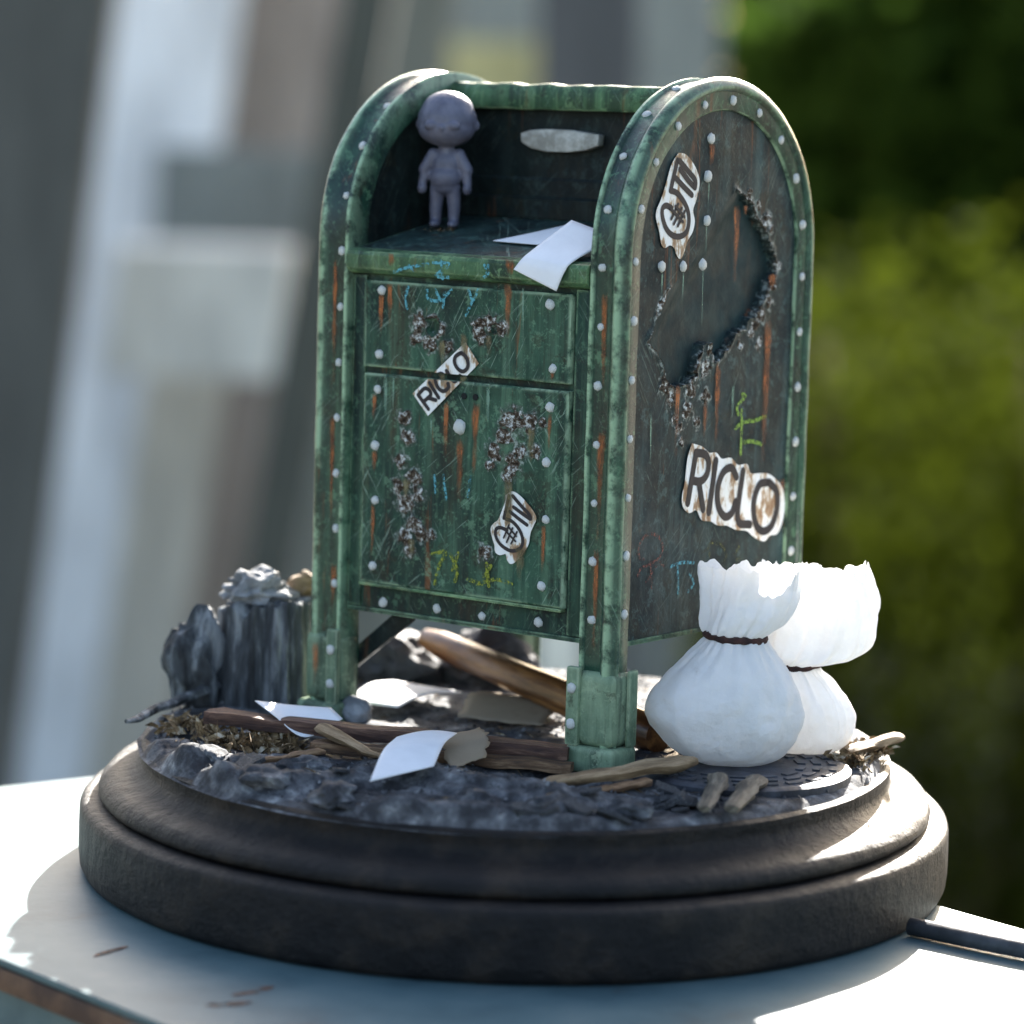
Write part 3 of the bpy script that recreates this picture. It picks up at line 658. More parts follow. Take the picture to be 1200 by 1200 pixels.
# ------------------------------------------------------------------ the mailbox
W, D, H, T, FL = .7065, .6187, 1.2161, .079, .055
ZB, RC = .2166, .022
ZS = H - D / 2
mailbox = empty('mailbox')
tag(mailbox, 'worn green model mailbox with two arched riveted ends on short legs', 'mailbox')
ax = Vector((0.8002775, -0.5996298, 0.0136348)).normalized()
az = Vector((-0.0012341, 0.0210916, 1.0)).normalized()
ay = az.cross(ax).normalized(); az = ax.cross(ay)
MBM = Matrix(((ax.x, ay.x, az.x, -.3922), (ax.y, ay.y, az.y, .1317), (ax.z, ay.z, az.z, 0), (0, 0, 0, 1)))
mailbox.matrix_world = MBM
def mbw(x, y, z): return MBM @ Vector((x, y, z))

def path_pts():
    out = []
    n = 26
    for i in range(n): out.append((0, -.005 + (ZS + .005) * i / n, -1, 0))
    k = 44
    for i in range(k + 1):
        a = math.pi - math.pi * i / k
        out.append((D / 2 + D / 2 * math.cos(a), ZS + D / 2 * math.sin(a), math.cos(a), math.sin(a)))
    for i in range(1, n + 1): out.append((D, ZS - (ZS + .005) * i / n, 1, 0))
    return out
SEC = [(-.055, 0), (-.003, 0), (.001, .0025), (.001, .008), (-.005, .0115), (-.006, .043), (-.003, .047), (.002, .052), (.0045, .058), (.0035, .066), (-.001, .072), (-.007, .0765), (-.014, .0785), (-.0185, .0765), (-.0215, .0705), (-.052, .0705), (-.055, .068)]

EDGE = [0, .4, 1, .9, 0, 0, 0, .15, 1, .75, .15, .1, .5, .05, 0, 0, .8]
def frame_mesh(right):
    bm = bmesh.new(); rings = []
    for (y, z, ny, nz) in path_pts():
        ring = []
        for nn, xx in SEC:
            x = W - T + xx if right else T - xx
            p = Vector((x, y + ny * nn, z + nz * nn))
            p += Vector((noise.noise(p * 14), noise.noise(p * 14 + Vector((5, 0, 0))), 0)) * .0013
            ring.append(bm.verts.new(p))
        rings.append(ring)
    n = len(SEC)
    for a, b in zip(rings, rings[1:]):
        for k in range(n):
            bm.faces.new((a[k], a[(k + 1) % n], b[(k + 1) % n], b[k]))
    bm.faces.new(rings[0]); bm.faces.new(rings[-1][::-1])
    return bm

# rivet: a slightly lumpy low dome
def dome(seed):
    bm = bmesh.new(); rnd = random.Random(seed); rows = []
    for j, (r, z) in enumerate([(1, 0), (.92, .30), (.58, .50)]):
        rows.append([bm.verts.new((r * math.cos(a) * rnd.uniform(.84, 1.12), r * math.sin(a) * rnd.uniform(.84, 1.12), z)) for a in [2 * math.pi * k / 9 for k in range(9)]])
    top = bm.verts.new((.1, 0, .56))
    for a, b in zip(rows, rows[1:]):
        for k in range(9): bm.faces.new((a[k], a[(k + 1) % 9], b[(k + 1) % 9], b[k]))
    for k in range(9): bm.faces.new((rows[-1][k], rows[-1][(k + 1) % 9], top))
    me = bpy.data.meshes.new('rivet'); bm.to_mesh(me); bm.free(); me.shade_smooth(); me.materials.append(M['rivet'])
    return me
DOMES = [dome(k) for k in range(4)]
rr = random.Random(5)
def rivet(parent, pos, nrm, r=.0085, name='rivet'):
    o = bpy.data.objects.new(name, rr.choice(DOMES))
    q = Vector(nrm).to_track_quat('Z', 'X').to_matrix().to_4x4()
    s = r * rr.uniform(.88, 1.12)
    o.matrix_local = Matrix.Translation(Vector(pos)) @ q @ Matrix.Rotation(rr.uniform(0, 6), 4, 'Z') @ Matrix.Diagonal((s, s, s, 1))
    return link(o, parent)

def frame_at(s):
    """position and outward normal along the arch, s measured from the ground up the front leg"""
    if s < ZS: return 0, s, -1, 0
    la = math.pi * D / 2
    if s < ZS + la:
        a = math.pi - (s - ZS) / (D / 2)
        return D / 2 + D / 2 * math.cos(a), ZS + D / 2 * math.sin(a), math.cos(a), math.sin(a)
    return D, ZS - (s - ZS - la), 1, 0
LEN = 2 * ZS + math.pi * D / 2
for right in (True, False):
    fr = bm_obj('end_frame', frame_mesh(right), M['frame'], mailbox, angle=50)
    ea = fr.data.attributes.new('edge', 'FLOAT', 'POINT')
    ea.data.foreach_set('value', [EDGE[k % len(SEC)] for k in range(len(fr.data.vertices))])
    s = .262
    while s < LEN - .25:
        y, z, ny, nz = frame_at(s)
        x = (W - T + .023) if right else (T - .021)
        rivet(fr, (x + rr.uniform(-.002, .002), y - ny * .0058, z - nz * .0058), (0, ny, nz), .0082)
        if right:
            sy = s + .012
            y, z, ny, nz = frame_at(sy)
            rivet(fr, (W - .0087, y - ny * .037, z - nz * .037), (1, 0, 0), .0088)
        s += .1035

# leg brackets: sleeve, collar, bolted ear
for right in (True, False):
    for rear in (False, True):
        x0 = W - T if right else 0.0
        y0 = D - FL if rear else 0.0
        br = bm_obj('leg_bracket', bm_box(x0 - .0025, x0 + T + .003, y0 - .008, y0 + FL + .004, .036, .172 if right else .168, .021, 4), M['bracket'], mailbox, angle=40)
        bm_obj('collar', bm_box(x0 - .013, x0 + T + .010, y0 - .017, y0 + FL + .012, -.012, .038, .013, 4), M['bracket'], br, angle=40)
        ex0, ex1 = (x0 - .014, x0 + .014) if right else (x0 + T - .022, x0 + T + .005)
        yy = y0 - .015 if not rear else y0 + FL + .001
        bm_obj('bolt_ear', bm_box(ex0, ex1, yy, yy + .012, .036, .178, .005, 2), M['bracket'], br, angle=40)
        for zz in (.075, .14):
            rivet(br, ((ex0 + ex1) / 2, yy + (.0125 if rear else -.0005), zz), (0, 1 if rear else -1, 0), .0098, 'bolt')
        if right:
            bm_obj('bolt_ear', bm_box(x0 + T + .001, x0 + T + .009, y0 + FL - .018, y0 + FL + .010, .036, .174, .005, 2), M['bracket'], br, angle=40)

# body: a solid sheet-metal box with the open hopper cut into its upper front
RB = D / 2 - .02
bpoly = [(RC, ZB), (RC, .868), (.335, .93), (.335, 1.16), (.315, 1.188)]
for i in range(0, 19):
    a = R_(88) - R_(88) * i / 18
    bpoly.append((D / 2 + RB * math.cos(a), ZS + RB * math.sin(a)))
bpoly.append((D - .02, ZB))
body = bm_obj('body', bm_prism(bpoly, 0, T - .028, W - T + .028), M['sheet'], mailbox)
# inner lining of the hopper
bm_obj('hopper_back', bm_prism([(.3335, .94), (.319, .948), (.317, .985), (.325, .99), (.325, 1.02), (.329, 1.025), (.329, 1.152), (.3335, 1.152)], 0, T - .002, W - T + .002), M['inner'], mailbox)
plate = [(.325 + a, 1.094 + b) for a, b in [(-.090, .013), (-.07, .019), (-.03, .022), (.02, .022), (.06, .018), (.092, .015), (.090, -.006), (.06, -.015), (.02, -.020), (-.03, -.020), (-.065, -.015), (-.088, -.004)]]
bm_obj('hopper_handle', bm_prism(plate, 1, .308, .328, .004), M['plate'], mailbox, angle=40)
# shelf with its rolled nose
shelf_sheet = [(.0215, .8895), (.316, .947), (.316, .934), (.0215, .8725)]
bm_obj('shelf', bm_prism(shelf_sheet, 0, T + .001, W - T - .001, .0012), M['shelf'], mailbox, angle=30)
nose = [(.021, .842), (.004, .846), (-.006, .854), (-.0075, .862), (-.0075, .879), (-.004, .8855), (.002, .8868), (.021, .8900)]
lip = bm_obj('shelf_lip', bm_prism(nose, 0, T + .001, W - T - .001, .0012), M['lip'], mailbox, angle=30)
# front edge of the roof
def roof_edge():
    bm = bmesh.new(); rings = []
    sec = [(.312, 1.151), (.298, 1.152), (.294, 1.158), (.294, 1.184), (.299, 1.196), (.306, 1.199), (.33, 1.1995), (.33, 1.19)]
    n = 44
    for i in range(n + 1):
        x = T - .004 + (W - 2 * T + .008) * i / n
        k = noise.noise(Vector((x * 22, 0, 4))) * .0035 + noise.noise(Vector((x * 60, 2, 4))) * .002
        rings.append([bm.verts.new((x, y + k * .5, z + k * (1 if z > 1.17 else .4))) for y, z in sec])
    for a, b in zip(rings, rings[1:]):
        for k in range(len(sec)):
            bm.faces.new((a[k], a[(k + 1) % len(sec)], b[(k + 1) % len(sec)], b[k]))
    bm.faces.new(rings[0]); bm.faces.new(rings[-1][::-1])
    return bm
bm_obj('roof_edge', roof_edge(), M['lip'], mailbox, angle=45)

# ---- displaced panels
def add_crust(me, vals):
    at = me.attributes.new('crust', 'FLOAT', 'POINT')
    at.data.foreach_set('value', vals)

def grid_panel(name, nu, nv, pos, depth, mat, skirt, parent):
    """pos(u,v) -> in-plane point; depth(pt) -> (height, crust); skirt: offset vector back from the face; out: face normal"""
    vs, cr = [], []
    for j in range(nv + 1):
        for i in range(nu + 1):
            P, out = pos(i / nu, j / nv)
            h, c = depth(P)
            if i in (0, nu) or j in (0, nv): h = -.002
            vs.append(P + out * h); cr.append(c)
    fs = []
    w = nu + 1
    for j in range(nv):
        for i in range(nu):
            fs.append((j * w + i, j * w + i + 1, (j + 1) * w + i + 1, (j + 1) * w + i))
    ring = [i for i in range(w)] + [j * w + nu for j in range(1, nv + 1)] + [nv * w + i for i in range(nu - 1, -1, -1)] + [j * w for j in range(nv - 1, 0, -1)]
    b0 = len(vs)
    for r_i in ring: vs.append(vs[r_i] + skirt); cr.append(0)
    n = len(ring)
    for k in range(n):
        fs.append((ring[(k + 1) % n], ring[k], b0 + k, b0 + (k + 1) % n))
    bm = bmesh.new()
    bv = [bm.verts.new(v) for v in vs]
    for f in fs: bm.faces.new([bv[i] for i in f])
    o = bm_obj(name, bm, mat, parent, angle=55)
    add_crust(o.data, cr)
    ed = [max(0, 1 - min(k % w, nu - k % w, k // w, nv - k // w) / 2.2) for k in range(w * (nv + 1))] + [0.6] * n
    o.data.attributes.new('edge', 'FLOAT', 'POINT').data.foreach_set('value', ed)
    return o

def blobs(px, pz, lst, warp=.35):
    best = 0.0
    for (c, r) in lst:
        dx, dz = px - c[0], pz - c[1]
        if abs(dx) > r * 2.3 or abs(dz) > r * 2.3: continue
        d = math.hypot(dx, dz) / r
        k = 1.7 - d + warp * noise.noise(Vector((px * 95, pz * 95, 1.0))) * 1.6
        best = max(best, min(1.0, k))
    return max(0.0, best)

def front_panel(name, x0, x1, z0, z1, crust, holes, nu, nv):
    def pos(u, v): return Vector((x0 + (x1 - x0) * u, .008, z0 + (z1 - z0) * v)), Vector((0, -1, 0))
    def depth(P):
        h = .0008 * noise.noise(Vector((P.x * 12, 0, P.z * 12)))
        c = blobs(P.x, P.z, crust)
        if c > 0:
            k = smooth(.5, 1.0, c)
            h += k * (.0015 + .0036 * noise.fractal(Vector((P.x * 95, 0, P.z * 95)), .9, 2.1, 3))
        for (hc, r) in holes:
            d = math.hypot(P.x - hc[0], P.z - hc[1]) / r + .35 * noise.noise(Vector((P.x * 80, 4, P.z * 80)))
            if d < 1: h -= .011 * smooth(1.0, .75, d); c *= .45
            elif d < 1.35: h += .004 * (1.35 - d) / .35; c = max(c, .85)
        return h, c
    return grid_panel(name, nu, nv, pos, depth, M['front'], Vector((0, .0135, 0)), mailbox)
DOOR_Z, GAP = (.273, .6610), .6735
upper = front_panel('upper_panel', .115, .583, GAP, .832, UPPER_CRUST, UPPER_HOLE, 170, 58)
door = front_panel('door', .1165, .5835, DOOR_Z[0], DOOR_Z[1], DOOR_CRUST, [], 170, 142)
for (x, z) in FRONT_RIVETS_UPPER: rivet(upper, (x, .0075, z), (0, -1, 0), .0092)
for (x, z) in FRONT_RIVETS_DOOR: rivet(door, (x, .0075, z), (0, -1, 0), .0092)
for (x, z) in FRONT_RIVETS_BODY: rivet(body, (x, RC + .0005, z), (0, -1, 0), .0095)
# lock: a big button, above it two dark discs painted as the shade in drilled holes
lock = rivet(door, (.344, .0072, .579), (0, -1, 0), .0165, 'lock_button')
for xx in (.352, .378):
    ring = [(xx + .006 * math.cos(2 * math.pi * k / 12), .6355 + .006 * math.sin(2 * math.pi * k / 12)) for k in range(12)]
    bm_obj('hole_shade_disc', bm_prism(ring, 1, .0058, .0072), M['dark'], door)
# door and body hems
bm_obj('door_hem', bm_box(.1175, .5825, .0045, .0215, .2665, .2725, .002, 2), M['lip'], door, angle=40)
bm_obj('front_hem', bm_box(T + .001, W - T - .001, RC - .005, RC + .006, ZB - .002, ZB + .007, .002, 2), M['sheet'], body, angle=40)
# framing strips beside the panels
for (a, b) in ((T + .0015, .111), (.5885, W - T - .0015)):
    bm_obj('jamb', bm_box(a, b, .0165, RC + .002, ZB + .009, .841, .002, 2), M['sheet'], body, angle=40)

# ---- right end panel with its corroded, torn recess
def inside(px, pz, poly):
    r = False; n = len(poly); j = n - 1
    for i in range(n):
        if (poly[i][1] > pz) != (poly[j][1] > pz) and px < (poly[j][0] - poly[i][0]) * (pz - poly[i][1]) / (poly[j][1] - poly[i][1]) + poly[i][0]:
            r = not r
        j = i
    return r
CA, CB = Vector(HOLE[0]), Vector(HOLE[32])
cn = (CB - CA).normalized(); cn = Vector((-cn.y, cn.x))
if cn.dot(Vector(HOLE[12]) - CA) < 0: cn = -cn
PR = D / 2 - .051
hb = (min(p[0] for p in HOLE) - .02, max(p[0] for p in HOLE) + .02, min(p[1] for p in HOLE) - .02, max(p[1] for p in HOLE) + .02)
def side_pos(u, v):
    z = ZB + .001 + (ZS + PR - .002 - ZB) * v
    hw = PR if z < ZS else math.sqrt(max(1e-6, PR * PR - (z - ZS) ** 2))
    return Vector((W - .016, D / 2 + hw * (2 * u - 1), z)), Vector((1, 0, 0))
SEG = [(Vector(HOLE[i]), Vector(HOLE[(i + 1) % len(HOLE)])) for i in range(len(HOLE))][:32]
def edge_dist(y, z):
    p = Vector((y, z)); best = 1.0
    for a, b in SEG:
        ab = b - a; t = max(0, min(1, (p - a).dot(ab) / ab.length_squared))
        d = (a + ab * t - p).length
        if d < best: best = d
    return best
def side_depth(P):
    y, z = P.y, P.z
    h = .0012 * noise.noise(Vector((3, y * 8, z * 8)))
    c = blobs(y, z, HOLE_CRUST, .45)
    if c > 0:
        h += smooth(.5, 1.0, c) * (.001 + .0045 * noise.fractal(Vector((8, y * 85, z * 85)), .9, 2.1, 3))
    if hb[0] < y < hb[1] and hb[2] < z < hb[3]:
        wy = y + .006 * noise.noise(Vector((y * 70, z * 70, 2))); wz = z + .006 * noise.noise(Vector((y * 70, z * 70, 7)))
        if inside(wy, wz, HOLE):
            dd = (Vector((y, z)) - CA).dot(cn)
            h = .0012 * noise.noise(Vector((3, y * 8, z * 8))) - .0175 * smooth(.0, .06, dd)
            c = -1.0 if edge_dist(wy, wz) > .004 else c * .3
        else:
            ed = edge_dist(wy, wz)
            if ed < .012:
                k = 1 - ed / .012
                h += .0045 * k * (.6 + noise.noise(Vector((y * 45, z * 45, 5))))
                c = max(c, k * (1.0 + .5 * noise.noise(Vector((y * 30, z * 30, 2)))))
    return h, c
panel = grid_panel('end_panel', 200, 330, side_pos, side_depth, M['side'], Vector((-.003, 0, 0)), mailbox)
panel['label'] = 'dark teal right end panel with a torn corroded recess and stickers'
for (y, z) in SIDE_RIVETS: rivet(panel, (W - .016, y, z), (1, 0, 0), .0105)
bm_obj('panel_hem', bm_box(W - .0195, W - .012, FL + .002, D - FL - .002, ZB - .003, ZB + .006, .002, 2), M['sheet'], panel, angle=40)
# backing behind both end panels, and the left end sheet seen inside the hopper
def arch(r, zlow):
    return [(D / 2 - r, zlow)] + [(D / 2 - r * math.cos(math.pi * i / 30), ZS + r * math.sin(math.pi * i / 30)) for i in range(31)] + [(D / 2 + r, zlow)]
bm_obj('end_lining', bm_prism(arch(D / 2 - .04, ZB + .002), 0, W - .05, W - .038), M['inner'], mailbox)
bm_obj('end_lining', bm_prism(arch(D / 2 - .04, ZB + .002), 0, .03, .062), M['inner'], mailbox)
bm_obj('end_panel', bm_prism(arch(D / 2 - .051, ZB + .001), 0, .016, .028), M['side'], mailbox)

# brace from the left front leg up to the underside of the body
bm_obj('brace', bm_prism([(.052, .085), (.052, .125), (.165, .216), (.2, .216), (.2, .2)], 1, .06, .075, .003), M['inner'], mailbox, angle=30)

# ---- paint marks
def place_front(off):
    return lambda x, z, d: (x, off - d, z)
def place_side(x, z, d): return (W - .016 + d, x, z)
def ribbon(name, streaks, place, d, mat, parent, wavy=.15):
    for k, (a, b, wd) in enumerate(streaks):
        bm = bmesh.new(); rows, fade = [], []
        n = 14
        for i in range(n + 1):
            t = i / n
            cx = a[0] + (b[0] - a[0]) * t + wd * .12 * noise.noise(Vector((k * 2.1, t * 4, a[1] * 9))); cz = a[1] + (b[1] - a[1]) * t
            w = wd * .62 * (1 - .55 * t ** 1.5) * (1 + .4 * noise.noise(Vector((k * 3.3, t * 5, a[0] * 20))))
            rows.append([bm.verts.new(place(cx + w * q, cz, d)) for q in (-1, -.45, .45, 1)])
            e = min(1, (n - i) / 9) * min(1, (i + .2) / 1.8)
            fade += [0, e, e, 0]
        for i in range(n):
            for q in range(3): bm.faces.new((rows[i][q], rows[i + 1][q], rows[i + 1][q + 1], rows[i][q + 1]))
        o = bm_obj(name, bm, mat, parent)
        o.data.attributes.new('fade', 'FLOAT', 'POINT').data.foreach_set('value', fade)
PF = place_front(.008); PL = place_front(-.0075)
ribbon('rust_streak', RUST_UPPER, PF, .0022, M['rust'], upper)
ribbon('rust_streak', RUST_DOOR, PF, .0022, M['rust'], door)
ribbon('rust_streak', RUST_LIP, PL, .0012, M['rust'], lip)
ribbon('rust_streak', RUST_SIDE, place_side, .0026, M['rust'], panel)
ribbon('olive_drip', DRIP_UPPER, PF, .0048, M['drip'], upper)
ribbon('olive_drip', DRIP_DOOR, PF, .0048, M['drip'], door)
ribbon('pale_drip', PALE_UPPER, PF, .0018, M['pale'], upper)
ribbon('pale_drip', PALE_DOOR, PF, .0018, M['pale'], door)
ribbon('pale_drip', PALE_SIDE, place_side, .0022, M['pale'], panel)
# long rust runs and green drybrush down the front strips of the two frames
fstr = [(((W - T + .031, .845)), ((W - T + .033, .62)), .012), (((W - T + .032, .6)), ((W - T + .031, .40)), .013), (((W - T + .03, .39)), ((W - T + .03, .2)), .013)]
ribbon('rust_streak', fstr, place_front(.0060), .0012, M['rust'], mailbox)
ribbon('rust_streak', [((T - .034, .87), (T - .034, .6), .010), ((T - .033, .58), (T - .033, .33), .010), ((T - .022, .30), (T - .022, .19), .014)], place_front(.0060), .0012, M['rust'], mailbox)
ribbon('rust_streak', [((T - .045, .15), (T - .045, .06), .014)], place_front(-.015), .0012, M['rust'], mailbox)

def scribble(name, strokes, place, d, wd, mat, parent):
    for k, s in enumerate(strokes):
        bm = bmesh.new(); stroke_bm(bm, s, wd, place, d + .0003 * k)
        bm_obj(name, bm, mat, parent)
scribble('chalk_stroke', CYAN_LIP, PL, .0014, .0058, M['cyan'], lip)
scribble('chalk_stroke', CYAN_UPPER, PF, .002, .0058, M['cyan'], upper)
scribble('chalk_stroke', CYAN_DOOR, PF, .002, .0055, M['cyan'], door)
scribble('chalk_stroke', YELLOW_DOOR, PF, .002, .007, M['yellow'], door)
scribble('chalk_stroke', GREEN_SIDE, place_side, .0022, .0075, M['lime'], panel)
scribble('chalk_stroke', RED_SIDE, place_side, .0022, .006, M['redchalk'], panel)
scribble('chalk_stroke', CYAN_SIDE, place_side, .0022, .006, M['cyan'], panel)
scribble('chalk_stroke', OLIVE_SIDE, place_side, .0022, .006, M['olive'], panel)

def sticker(outline, strokes, place, d, wd, parent, label, smooth_out=True, cut=None, hash_from=0):
    pts = [Vector((p[0], p[1], 0)) for p in outline]
    if smooth_out:
        pts = catmull(pts + [pts[0]], 4)[:-1]
    for half in ((0, 1) if cut else (None,)):
        bm = bmesh.new()
        bot = [bm.verts.new(place(p.x, p.y, d - .0008)) for p in pts]; top = [bm.verts.new(place(p.x, p.y, d)) for p in pts]
        bm.faces.new(top)
        for i in range(len(pts)):
            bm.faces.new((bot[i], bot[(i + 1) % len(pts)], top[(i + 1) % len(pts)], top[i]))
        ink = bmesh.new()
        for k, s in enumerate(strokes): stroke_bm(ink, s, wd * (.55 if hash_from and k >= hash_from else 1), place, d + .0006 + .00015 * k)
        if cut:
            for b in (bm, ink):
                bmesh.ops.bisect_plane(b, geom=b.verts[:] + b.edges[:] + b.faces[:], plane_co=(0, 0, cut[half]), plane_no=(0, 0, -1 if half else 1), clear_outer=True)
        st = bm_obj('sticker', bm, M['sticker'], parent[half] if cut else parent)
        st['label'] = label
        bm_obj('lettering', ink, M['ink'], st)
sticker(LOGO_SIDE, LOGO_SIDE_STROKES, place_side, .0035, .011, panel, 'stained white graffiti sticker with a looped black hash emblem', hash_from=5)
sticker(RICLO_SIDE, RICLO_SIDE_STROKES, place_side, .0035, .0155, panel, 'stained white sticker reading RICLO in black capitals')
sticker(LOGO_FRONT, LOGO_FRONT_STROKES, PF, .0035, .0068, door, 'small white graffiti sticker with a looped black hash emblem', hash_from=5)
sticker(RICLO_FRONT, RICLO_FRONT_STROKES, PF, .0035, .0074, (door, upper), 'slanted white strip sticker reading RICLO cut by the door gap', False, (DOOR_Z[1], GAP))

# ------------------------------------------------------------------ the resin figurine on the shelf
def remeshed(name, prims, voxel, mat, smooth_it=6):
    """one continuous surface grown over overlapping ellipsoids: (centre, radii, rotation about y)"""
    bm = bmesh.new()
    for c, r, ry in prims:
        mt = Matrix.Translation(Vector(c)) @ Matrix.Rotation(ry, 4, 'Y') @ Matrix.Diagonal((*r, 1))
        bmesh.ops.create_icosphere(bm, subdivisions=3, radius=1, matrix=mt)
    me = bpy.data.meshes.new(name + '_src'); bm.to_mesh(me); bm.free()
    o = bpy.data.objects.new(name + '_src', me); COL.objects.link(o)
    md = o.modifiers.new('r', 'REMESH'); md.mode = 'VOXEL'; md.voxel_size = voxel; md.use_smooth_shade = True
    ms = o.modifiers.new('s', 'SMOOTH'); ms.factor = .5; ms.iterations = smooth_it
    dg = bpy.context.evaluated_depsgraph_get()
    out = bpy.data.meshes.new_from_object(o.evaluated_get(dg))
    bpy.data.objects.remove(o); bpy.data.meshes.remove(me)
    out.name = name; out.shade_smooth(); out.materials.clear(); out.materials.append(mat)
    return link(bpy.data.objects.new(name, out))

def chain(a, b, r0, r1, n=6):
    a, b = Vector(a), Vector(b)
    return [(a.lerp(b, i / (n - 1)), (r0 + (r1 - r0) * i / (n - 1),) * 3, 0) for i in range(n)]
pr = []
pr += [((0, 0, .2), (.0565, .052, .048), 0), ((0, -.004, .186), (.054, .05, .035), 0), ((0, .002, .216), (.05, .048, .04), 0)]
pr += [((-.055, .006, .192), (.006, .007, .010), 0), ((.055, .006, .192), (.006, .007, .010), 0)]
pr += [((-.021, -.0475, .192), (.0135, .0075, .0085), 0), ((.021, -.0475, .192), (.0135, .0075, .0085), 0), ((0, -.0525, .188), (.005, .005, .006), 0)]
pr += chain((0, 0, .155), (0, 0, .135), .014, .016, 4)
pr += [((0, 0, .118), (.028, .021, .03), 0), ((0, -.004, .094), (.030, .024, .025), 0), ((0, 0, .078), (.029, .021, .018), 0)]
for s in (-1, 1):
    pr += chain((s * .024, 0, .137), (s * .040, -.002, .108), .0125, .0120)
    pr += chain((s * .038, -.002, .108), (s * .043, -.006, .083), .0108, .0086)
    pr += [((s * .043, -.008, .074), (.0092, .0095, .0115), 0)]
    pr += chain((s * .0145, 0, .075), (s * .0175, 0, .04), .0152, .0124)
    pr += chain((s * .0175, 0, .04), (s * .0175, 0, .012), .0124, .0105)
    pr += [((s * .0175, -.008, .008), (.0105, .018, .008), 0)]
fig = remeshed('figurine', pr, .0024, M['figurine'], 3)
fig.location = mbw(.145, .2, .9262)
fig.rotation_euler = (0, 0, R_(-10))
tag(fig, 'small unpainted grey resin figurine with a large round head on the mailbox shelf', 'figurine')

# ------------------------------------------------------------------ papers
def patch(name, corners, mat, label, cat, nu=12, nv=16, curl=None, jag=0.0, seed=0, group=None):
    """a sheet given by rows of control points (each row left to right), with a little thickness"""
    rows = [[Vector(p) for p in r] for r in corners]
    left = catmull([r[0] for r in rows], 8); right = catmull([r[1] for r in rows], 8)
    vs, fs = [], []
    n = len(left)
    for j in range(n):
        for i in range(nu + 1):
            p = left[j].lerp(right[j], i / nu)
            if curl: p += curl(i / nu, j / (n - 1))
            if jag and (i in (0, nu) or j in (0, n - 1)):
                p += Vector((noise.noise(p * 60 + Vector((seed, 0, 0))), noise.noise(p * 60 + Vector((0, seed, 5))), 0)) * jag
            vs.append(p)
    w = nu + 1
    for j in range(n - 1):
        for i in range(nu): fs.append((j * w + i, j * w + i + 1, (j + 1) * w + i + 1, (j + 1) * w + i))
    o = mesh_obj(name, vs, fs, mat, None, True)
    md = o.modifiers.new('thickness', 'SOLIDIFY'); md.thickness = .0018; md.offset = 0
    return tag(o, label, cat, group)

def L3(*p): return mbw(*p)
patch('envelope', [[L3(.475, -.0185, .871), L3(.570, -.019, .838)], [L3(.489, -.0155, .889), L3(.584, -.016, .872)], [L3(.497, .004, .905), L3(.592, .004, .893)], [L3(.512, .1, .958), L3(.612, .1, .932)]],
      M['paper'], 'white paper slip folded over the front lip of the mailbox shelf', 'paper')
patch('paper_sheet', [[L3(.325, .115, .912), L3(.440, .10, .911)], [L3(.37, .16, .926), L3(.47, .16, .925)], [L3(.405, .235, .943), L3(.52, .22, .937)]],
      M['paper'], 'white paper lying flat on the mailbox shelf behind the folded slip', 'paper')
gh = ground_h
def on(x, y, d=.004): return (x, y, max(gh(x, y), 0) + d)
patch('paper_sheet', [[(-.24, -.555, .038), (-.135, -.46, .046)], [(-.225, -.42, .060), (-.12, -.36, .064)], [(-.205, -.30, .060), (-.100, -.262, .062)]], M['paper'],
      'crooked white paper sheet on the rubble in front of the mailbox', 'paper', curl=lambda u, v: Vector((0, 0, .008 * math.sin(u * 3.1) * v)))
patch('torn_card', [[(-.11, -.41, .03), (-.05, -.325, .034)], [(-.12, -.32, .04), (-.045, -.25, .056)], [(-.132, -.215, .046), (-.058, -.155, .05)]], M['kraft'],
      'torn brown card beside the white sheet on the rubble', 'card', jag=.012, seed=3)
patch('folded_paper', [[(-.475, -.05, .066), (-.435, -.13, .058)], [(-.405, -.06, .062), (-.375, -.165, .026)], [(-.335, -.055, .058), (-.31, -.12, .052)]], M['paper'],
      'folded white paper draped over the long wood strip by the left leg', 'paper')
patch('paper_sheet', [[(-.32, .19, .022), (-.22, .15, .02)], [(-.28, .27, .04), (-.17, .22, .032)], [(-.24, .36, .03), (-.1, .29, .025)]], M['paper'],
      'sunlit white paper scrap lying under the mailbox', 'paper')
patch('torn_card', [[(-.10, .08, .02), (.05, .02, .02)], [(-.08, .18, .045), (.09, .13, .04)], [(-.03, .26, .03), (.14, .22, .025)]], M['kraft'],
      'torn brown card lying flat under the mailbox', 'card', jag=.012, seed=6)

